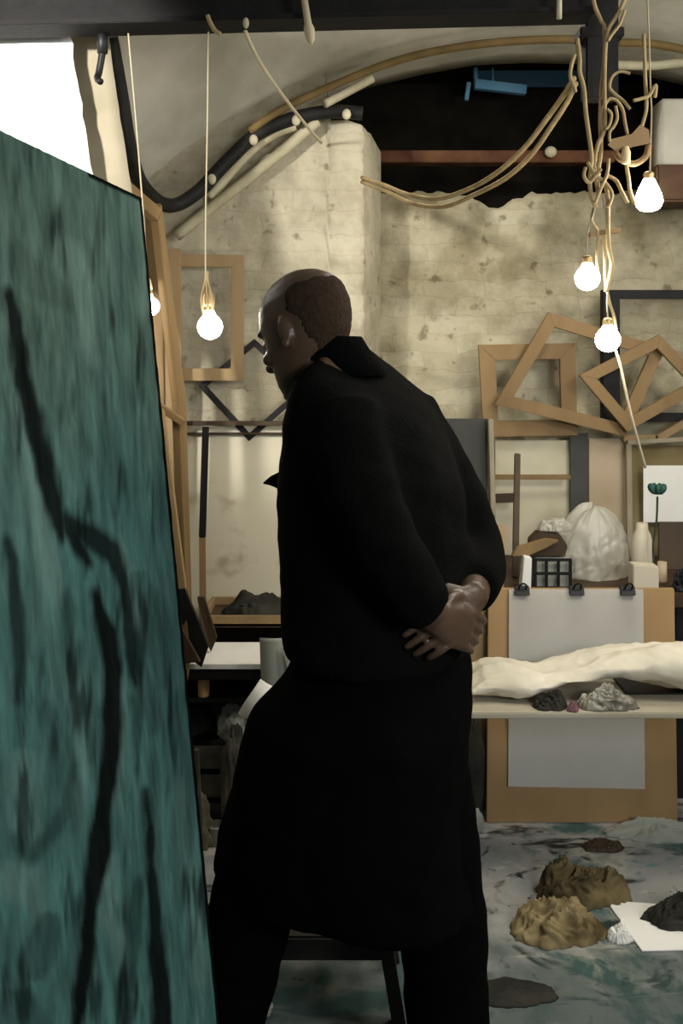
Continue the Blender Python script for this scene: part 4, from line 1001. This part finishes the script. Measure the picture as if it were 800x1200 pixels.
# ------------------------------------------------------------------ the man
DM = 1.90
yaw = math.radians(30)
Fw = Vector((-math.cos(yaw), math.sin(yaw), 0)); Lf = Vector((-math.sin(yaw), -math.cos(yaw), 0)); Z = Vector((0,0,1))
man = thing('person', 'bald man in a long black coat seen from behind, head bowed, hands behind his back', 'person', P(420, 1288, DM))
def body_ring(py, xl, xr, lw, D=DM, n=32, e=2.25, grow=1.0):
    c = P((xl+xr)/2, py, D); hw = (xr-xl)/2/F*D
    k = hw*hw-(math.sin(yaw)*lw)**2
    fb = math.sqrt(max(k, (0.4*hw)**2))/math.cos(yaw)
    return ring(c, Fw*fb*grow, Lf*lw*grow, n, e)
jk = [(404,386,428,.07),(413,378,438,.10),(425,366,455,.145),(440,354,474,.18),(458,345,494,.20),(480,339,513,.215),(510,335,526,.215),(545,331,536,.205),(575,328,542,.195),(635,328,546,.19),(700,331,547,.195),(745,334,550,.205),(766,338,553,.21)]
sk = [(750,352,546,.195),(775,345,549,.19),(800,330,549,.195),(820,309,548,.205),(840,293,547,.215),(880,282,544,.215),(930,271,541,.215),(990,255,541,.20),(1040,249,549,.18)]
armL = [P(400,480,1.76), P(420,565,1.70), P(458,650,1.665), P(490,700,1.68), P(508,722,1.70)]
armR = [P(474,482,2.01), P(522,565,2.04), P(556,640,2.01), P(556,680,1.90), P(553,700,1.79)]
# jacket with sleeves, one cloth surface
def wrinkle(co, nm):
    z = co.z; q = Vector((co.x*9, co.y*9, z*5))
    return 0.007*noise.noise(q)+0.004*noise.noise(Vector((co.x*7, co.y*7, z*26+co.x*10)))
bm = NB(); add_loft(bm, [body_ring(*r) for r in jk])
for arm, up_ in ((armL, 0), (armR, 0)):
    add_tube(bm, arm[:4]+[arm[3].lerp(arm[4], .5)], lambda t: 0.074-0.022*t, 16, 6)
    add_ell(bm, arm[2], (.060,.060,.060))
jb = remeshed(bm, 0.010, wrinkle, 22)
jacket = obj('jacket', jb, M['coat'], man, smooth=True)
# turned-up collar
bm = NB()
cA_ = P(404,398,1.89); ax1 = Vector((-0.42,0.1,1.0)).normalized()
rings = []
for t, rr in ((0,.098),(.3,.094),(.7,.084),(1,.079)):
    rings.append(ring(P(398,440,1.885)+ax1*0.085*t, Fw*rr, Lf*rr*.88, 28))
inner_ = [ring(P(398,440,1.885)+ax1*0.085*t, Fw*(rr-.007), Lf*(rr-.007)*.88, 28) for t, rr in ((1,.078),(.6,.083),(0,.092))]
R = rings+inner_
V = [[bm.verts.new(p) for p in r] for r in R]
for a, b in zip(V, V[1:]):
    for k in range(28): bm.faces.new((a[k], a[(k+1)%28], b[(k+1)%28], b[k]))
for k in range(28): bm.faces.new((V[-1][k], V[-1][(k+1)%28], V[0][(k+1)%28], V[0][k]))
obj('collar', bm, M['trousers'], jacket, smooth=True)
bm = NB(); q = [P(338,548,1.90),P(344,585,1.90),P(322,570,1.91),P(307,567,1.92),P(316,559,1.92)]
add_hex(bm, q, [p+Vector((0,.014,0)) for p in q], .002); obj('lapel_flap', bm, M['coat'], jacket)
# long coat skirt
bm = NB(); add_loft(bm, [body_ring(r[0], r[1], r[2], r[3]*.97) for r in sk])
obj('coat_skirt', remeshed(bm, 0.012, lambda co, nm: 0.008*noise.noise(Vector((co.x*12, co.y*12, co.z*2.5)))+.003*noise.noise(co*25), 5), M['trousers'], man, smooth=True)
# trousers
legF = [P(400,800,1.93),P(322,960,1.93),P(292,1080,1.93),P(282,1140,1.93),P(268,1200,1.92),P(262,1262,1.92)]
legB = [P(470,800,1.88),P(505,960,1.88),P(518,1090,1.88),P(522,1150,1.88),P(524,1210,1.88),P(524,1272,1.88)]
bm = NB()
add_tube(bm, legF, lambda t: 0.105-0.042*t, 20, 6); add_tube(bm, legB, lambda t: 0.095-0.014*t, 20, 6)
obj('trousers', remeshed(bm, 0.011, lambda co, nm: .006*noise.noise(Vector((co.x*10, co.y*10, co.z*18))), 4), M['trousers'], man, smooth=True)
def shoe(a):
    bm = NB(); rr = []
    for f, wd, hh in ((-.09,.030,.05),(-.075,.036,.075),(-.04,.038,.085),(0,.037,.078),(.06,.042,.055),(.11,.046,.042),(.15,.042,.034),(.175,.026,.024)):
        c = Vector((a.x, a.y, 0.002+hh/2))+Fw*f
        rr.append(ring(c, Lf*wd, Z*hh/2, 18, 2.6))
    add_loft(bm, rr); obj('shoe', bm, M['shoe'], man, smooth=True)
shoe(legF[-1]); shoe(legB[-1])
# body: head, neck, trunk, arms, hands and legs as one skin
bm = NB()
hc = P(359, 386, 1.885)                                  # head centre
hy = math.radians(40); hp = math.radians(20)
hf = Vector((-math.cos(hy), math.sin(hy), 0)); hl = Vector((-math.sin(hy), -math.cos(hy), 0))
hF = (hf*math.cos(hp)-Z*math.sin(hp)).normalized(); hU = (Z*math.cos(hp)+hf*math.sin(hp)).normalized()
# bowed head: the crown tips forward, so up leans to the front; the neck lies behind the chin
hU = (Z*math.cos(hp)-hf*math.sin(hp)*1.0).normalized(); hF = (hf*math.cos(hp)+Z*math.sin(hp)).normalized()
hF = (hf*math.cos(math.radians(22))-Z*math.sin(math.radians(22))).normalized(); hU = hl.cross(hF).normalized()
if hU.z < 0: hU = -hU
def H(f, l, u): return hc+hF*f+hl*l+hU*u
hp_ = [(-.118,.086,.045,.026),(-.108,.094,.020,.040),(-.09,.098,-.015,.052),(-.06,.097,-.058,.063),(-.03,.097,-.088,.071),(0,.096,-.102,.076),(.03,.097,-.107,.078),(.06,.090,-.103,.075),(.085,.074,-.090,.064),(.103,.050,-.068,.048),(.114,.020,-.040,.027),(.118,.0,-.020,.008)]
add_loft(bm, [ring(H((f+b)/2, 0, u), hF*((f-b)/2), hl*wd, 32, 2.15) for u, f, b, wd in hp_])
RM = Matrix((hF, hl, hU)).transposed()
add_ell(bm, H(.112,0,-.036), (.022,.015,.014), RM.to_4x4())           # nose tip
add_loft(bm, [ring(H(.094,0,.012), hF*.008, hl*.009, 12), ring(H(.104,0,-.012), hF*.012, hl*.010, 12), ring(H(.110,0,-.034), hF*.016, hl*.014, 12)])
for s in (-1, 1):
    add_ell(bm, H(.079, s*.032, .020), (.014,.026,.009), RM.to_4x4())  # brow
    add_ell(bm, H(.084, s*.032, -.002), (.012,.013,.011), RM.to_4x4()) # lidded eye
    add_ell(bm, H(.07, s*.045, -.035), (.022,.018,.016), RM.to_4x4())  # cheekbone
    ear = RM.to_4x4()@Matrix.Rotation(s*.35, 4, 'Z')
    add_ell(bm, H(-.012, s*.078, -.008), (.015,.008,.028), ear); add_ell(bm, H(-.006, s*.080, -.034), (.009,.007,.011), ear)
add_ell(bm, H(.097,0,-.066), (.010,.024,.006), RM.to_4x4()); add_ell(bm, H(.095,0,-.078), (.010,.020,.007), RM.to_4x4())
add_ell(bm, H(.085,0,-.108), (.018,.022,.014), RM.to_4x4())
nk = [H(-.025,0,-.05), P(388,440,1.885), P(408,480,1.89)]
add_tube(bm, nk, lambda t: .058+.02*t, 20, 6)
add_loft(bm, [body_ring(r[0], r[1]+8, r[2]-8, r[3]*.86) for r in jk[1:-2]]+[body_ring(r[0], 372, 520, .15) for r in sk[2:4]])
for arm in (armL, armR): add_tube(bm, arm, lambda t: .05-.020*t, 14, 6)
for leg in (legF, legB): add_tube(bm, leg+[leg[-1]+Vector((0,0,-.03))], lambda t: .088-.042*t, 16, 6)
def hand(wr, dr, pn, side):
    """wrist, pointing direction, palm normal, side vector towards the thumb"""
    dr = dr.normalized(); side = (side-dr*side.dot(dr)).normalized(); pn = (pn-dr*pn.dot(dr)-side*pn.dot(side)).normalized()
    add_loft(bm, [ring(wr+dr*t, side*a, pn*b, 16, 2.4) for t, a, b in ((-.02,.026,.02),(.0,.028,.019),(.03,.037,.016),(.06,.042,.015),(.088,.041,.012),(.096,.036,.009))])
    for k, (off, ln) in enumerate(((.031,.072),(.0105,.080),(-.0105,.075),(-.031,.058))):
        b0 = wr+dr*.075+side*off; c = 0.45+0.08*k
        p = [b0, b0+dr*.022]; d2 = dr
        for seg_, bend in ((.45, c*.6), (.32, c*1.2), (.25, c*1.7)):
            d2 = (dr*math.cos(bend)+pn*math.sin(bend)); p.append(p[-1]+d2*ln*seg_)
        add_tube(bm, p, lambda t: .0092-.0022*t, 10, 4); add_ell(bm, p[-1], (.0068,.0068,.0068), None, 2)
    b0 = wr+dr*.018+side*.022
    p = [b0, b0+side*.022+dr*.018+pn*.006, b0+side*.034+dr*.046+pn*.014, b0+side*.034+dr*.070+pn*.022]
    add_tube(bm, p, lambda t: .0125-.004*t, 10, 4); add_ell(bm, p[-1], (.0085,.0085,.0085), None, 2)
Bk = -Fw
# the far hand is laid over the near one at the small of the back
hand(P(553,700,1.79), P(512,742,1.705)-P(553,700,1.79), Fw, P(500,700,1.74)-P(540,752,1.74))
hand(P(508,724,1.70), P(545,738,1.745)-P(508,724,1.70), Fw, P(520,700,1.72)-P(526,745,1.72))
bb = remeshed(bm, 0.0042, None, 3)
# eye sockets and mouth line pressed into the face
for v in bb.verts:
    rel = v.co-hc; f, l, u = rel.dot(hF), rel.dot(hl), rel.dot(hU)
    if f > .05 and abs(u) < .13:
        for s in (-1, 1):
            dq = ((l-s*.032)/.018)**2+((u-.006)/.012)**2
            if dq < 2: v.co -= hF*.004*math.exp(-dq)
        dq = (l/.026)**2+((u+.072)/.003)**2
        if dq < 3: v.co -= hF*.004*math.exp(-dq)
body = obj('body', bb, M['skin'], man, smooth=True)
# cropped hair round the sides and back: a thin ragged layer lying on the scalp
src = body.data; hb_ = bmesh.new(); vm = {}
offb = origin_of(body)
def is_hair(p):
    rel = p-hc; f, l, u = rel.dot(hF), rel.dot(hl), rel.dot(hU)
    nz_ = noise.noise(p*38)
    if not (-.13 < f < .06 and -.10 < u < .13): return False
    if f > -.048+0.010*nz_+1.0*max(0, .0-u)*0+0.42*max(0, .05-abs(u-.03)): return False
    if u > .074+.006*nz_-.25*max(0, f+.06): return False
    if u < -.070+.008*nz_: return False
    if abs(l) > .0775 and f > -.045 and -.055 < u < .032: return False
    return abs(l) < .085
for p in src.polygons:
    if is_hair(Vector(p.center)+offb):
        vs = []
        for i in p.vertices:
            if i not in vm:
                v = src.vertices[i]; co = v.co+offb
                vm[i] = hb_.verts.new(co+Vector(v.normal)*(0.0022+0.0012*noise.noise(co*160)))
            vs.append(vm[i])
        hb_.faces.new(vs)
inv = {v: i for i, v in vm.items()}
for e in hb_.edges:
    if len(e.link_faces) == 1:                       # the rim of the hair dives into the skin
        for v in e.verts:
            q = src.vertices[inv[v]]; v.co = q.co+offb-Vector(q.normal)*0.0015
obj('hair', hb_, M['hair'], man, smooth=True)
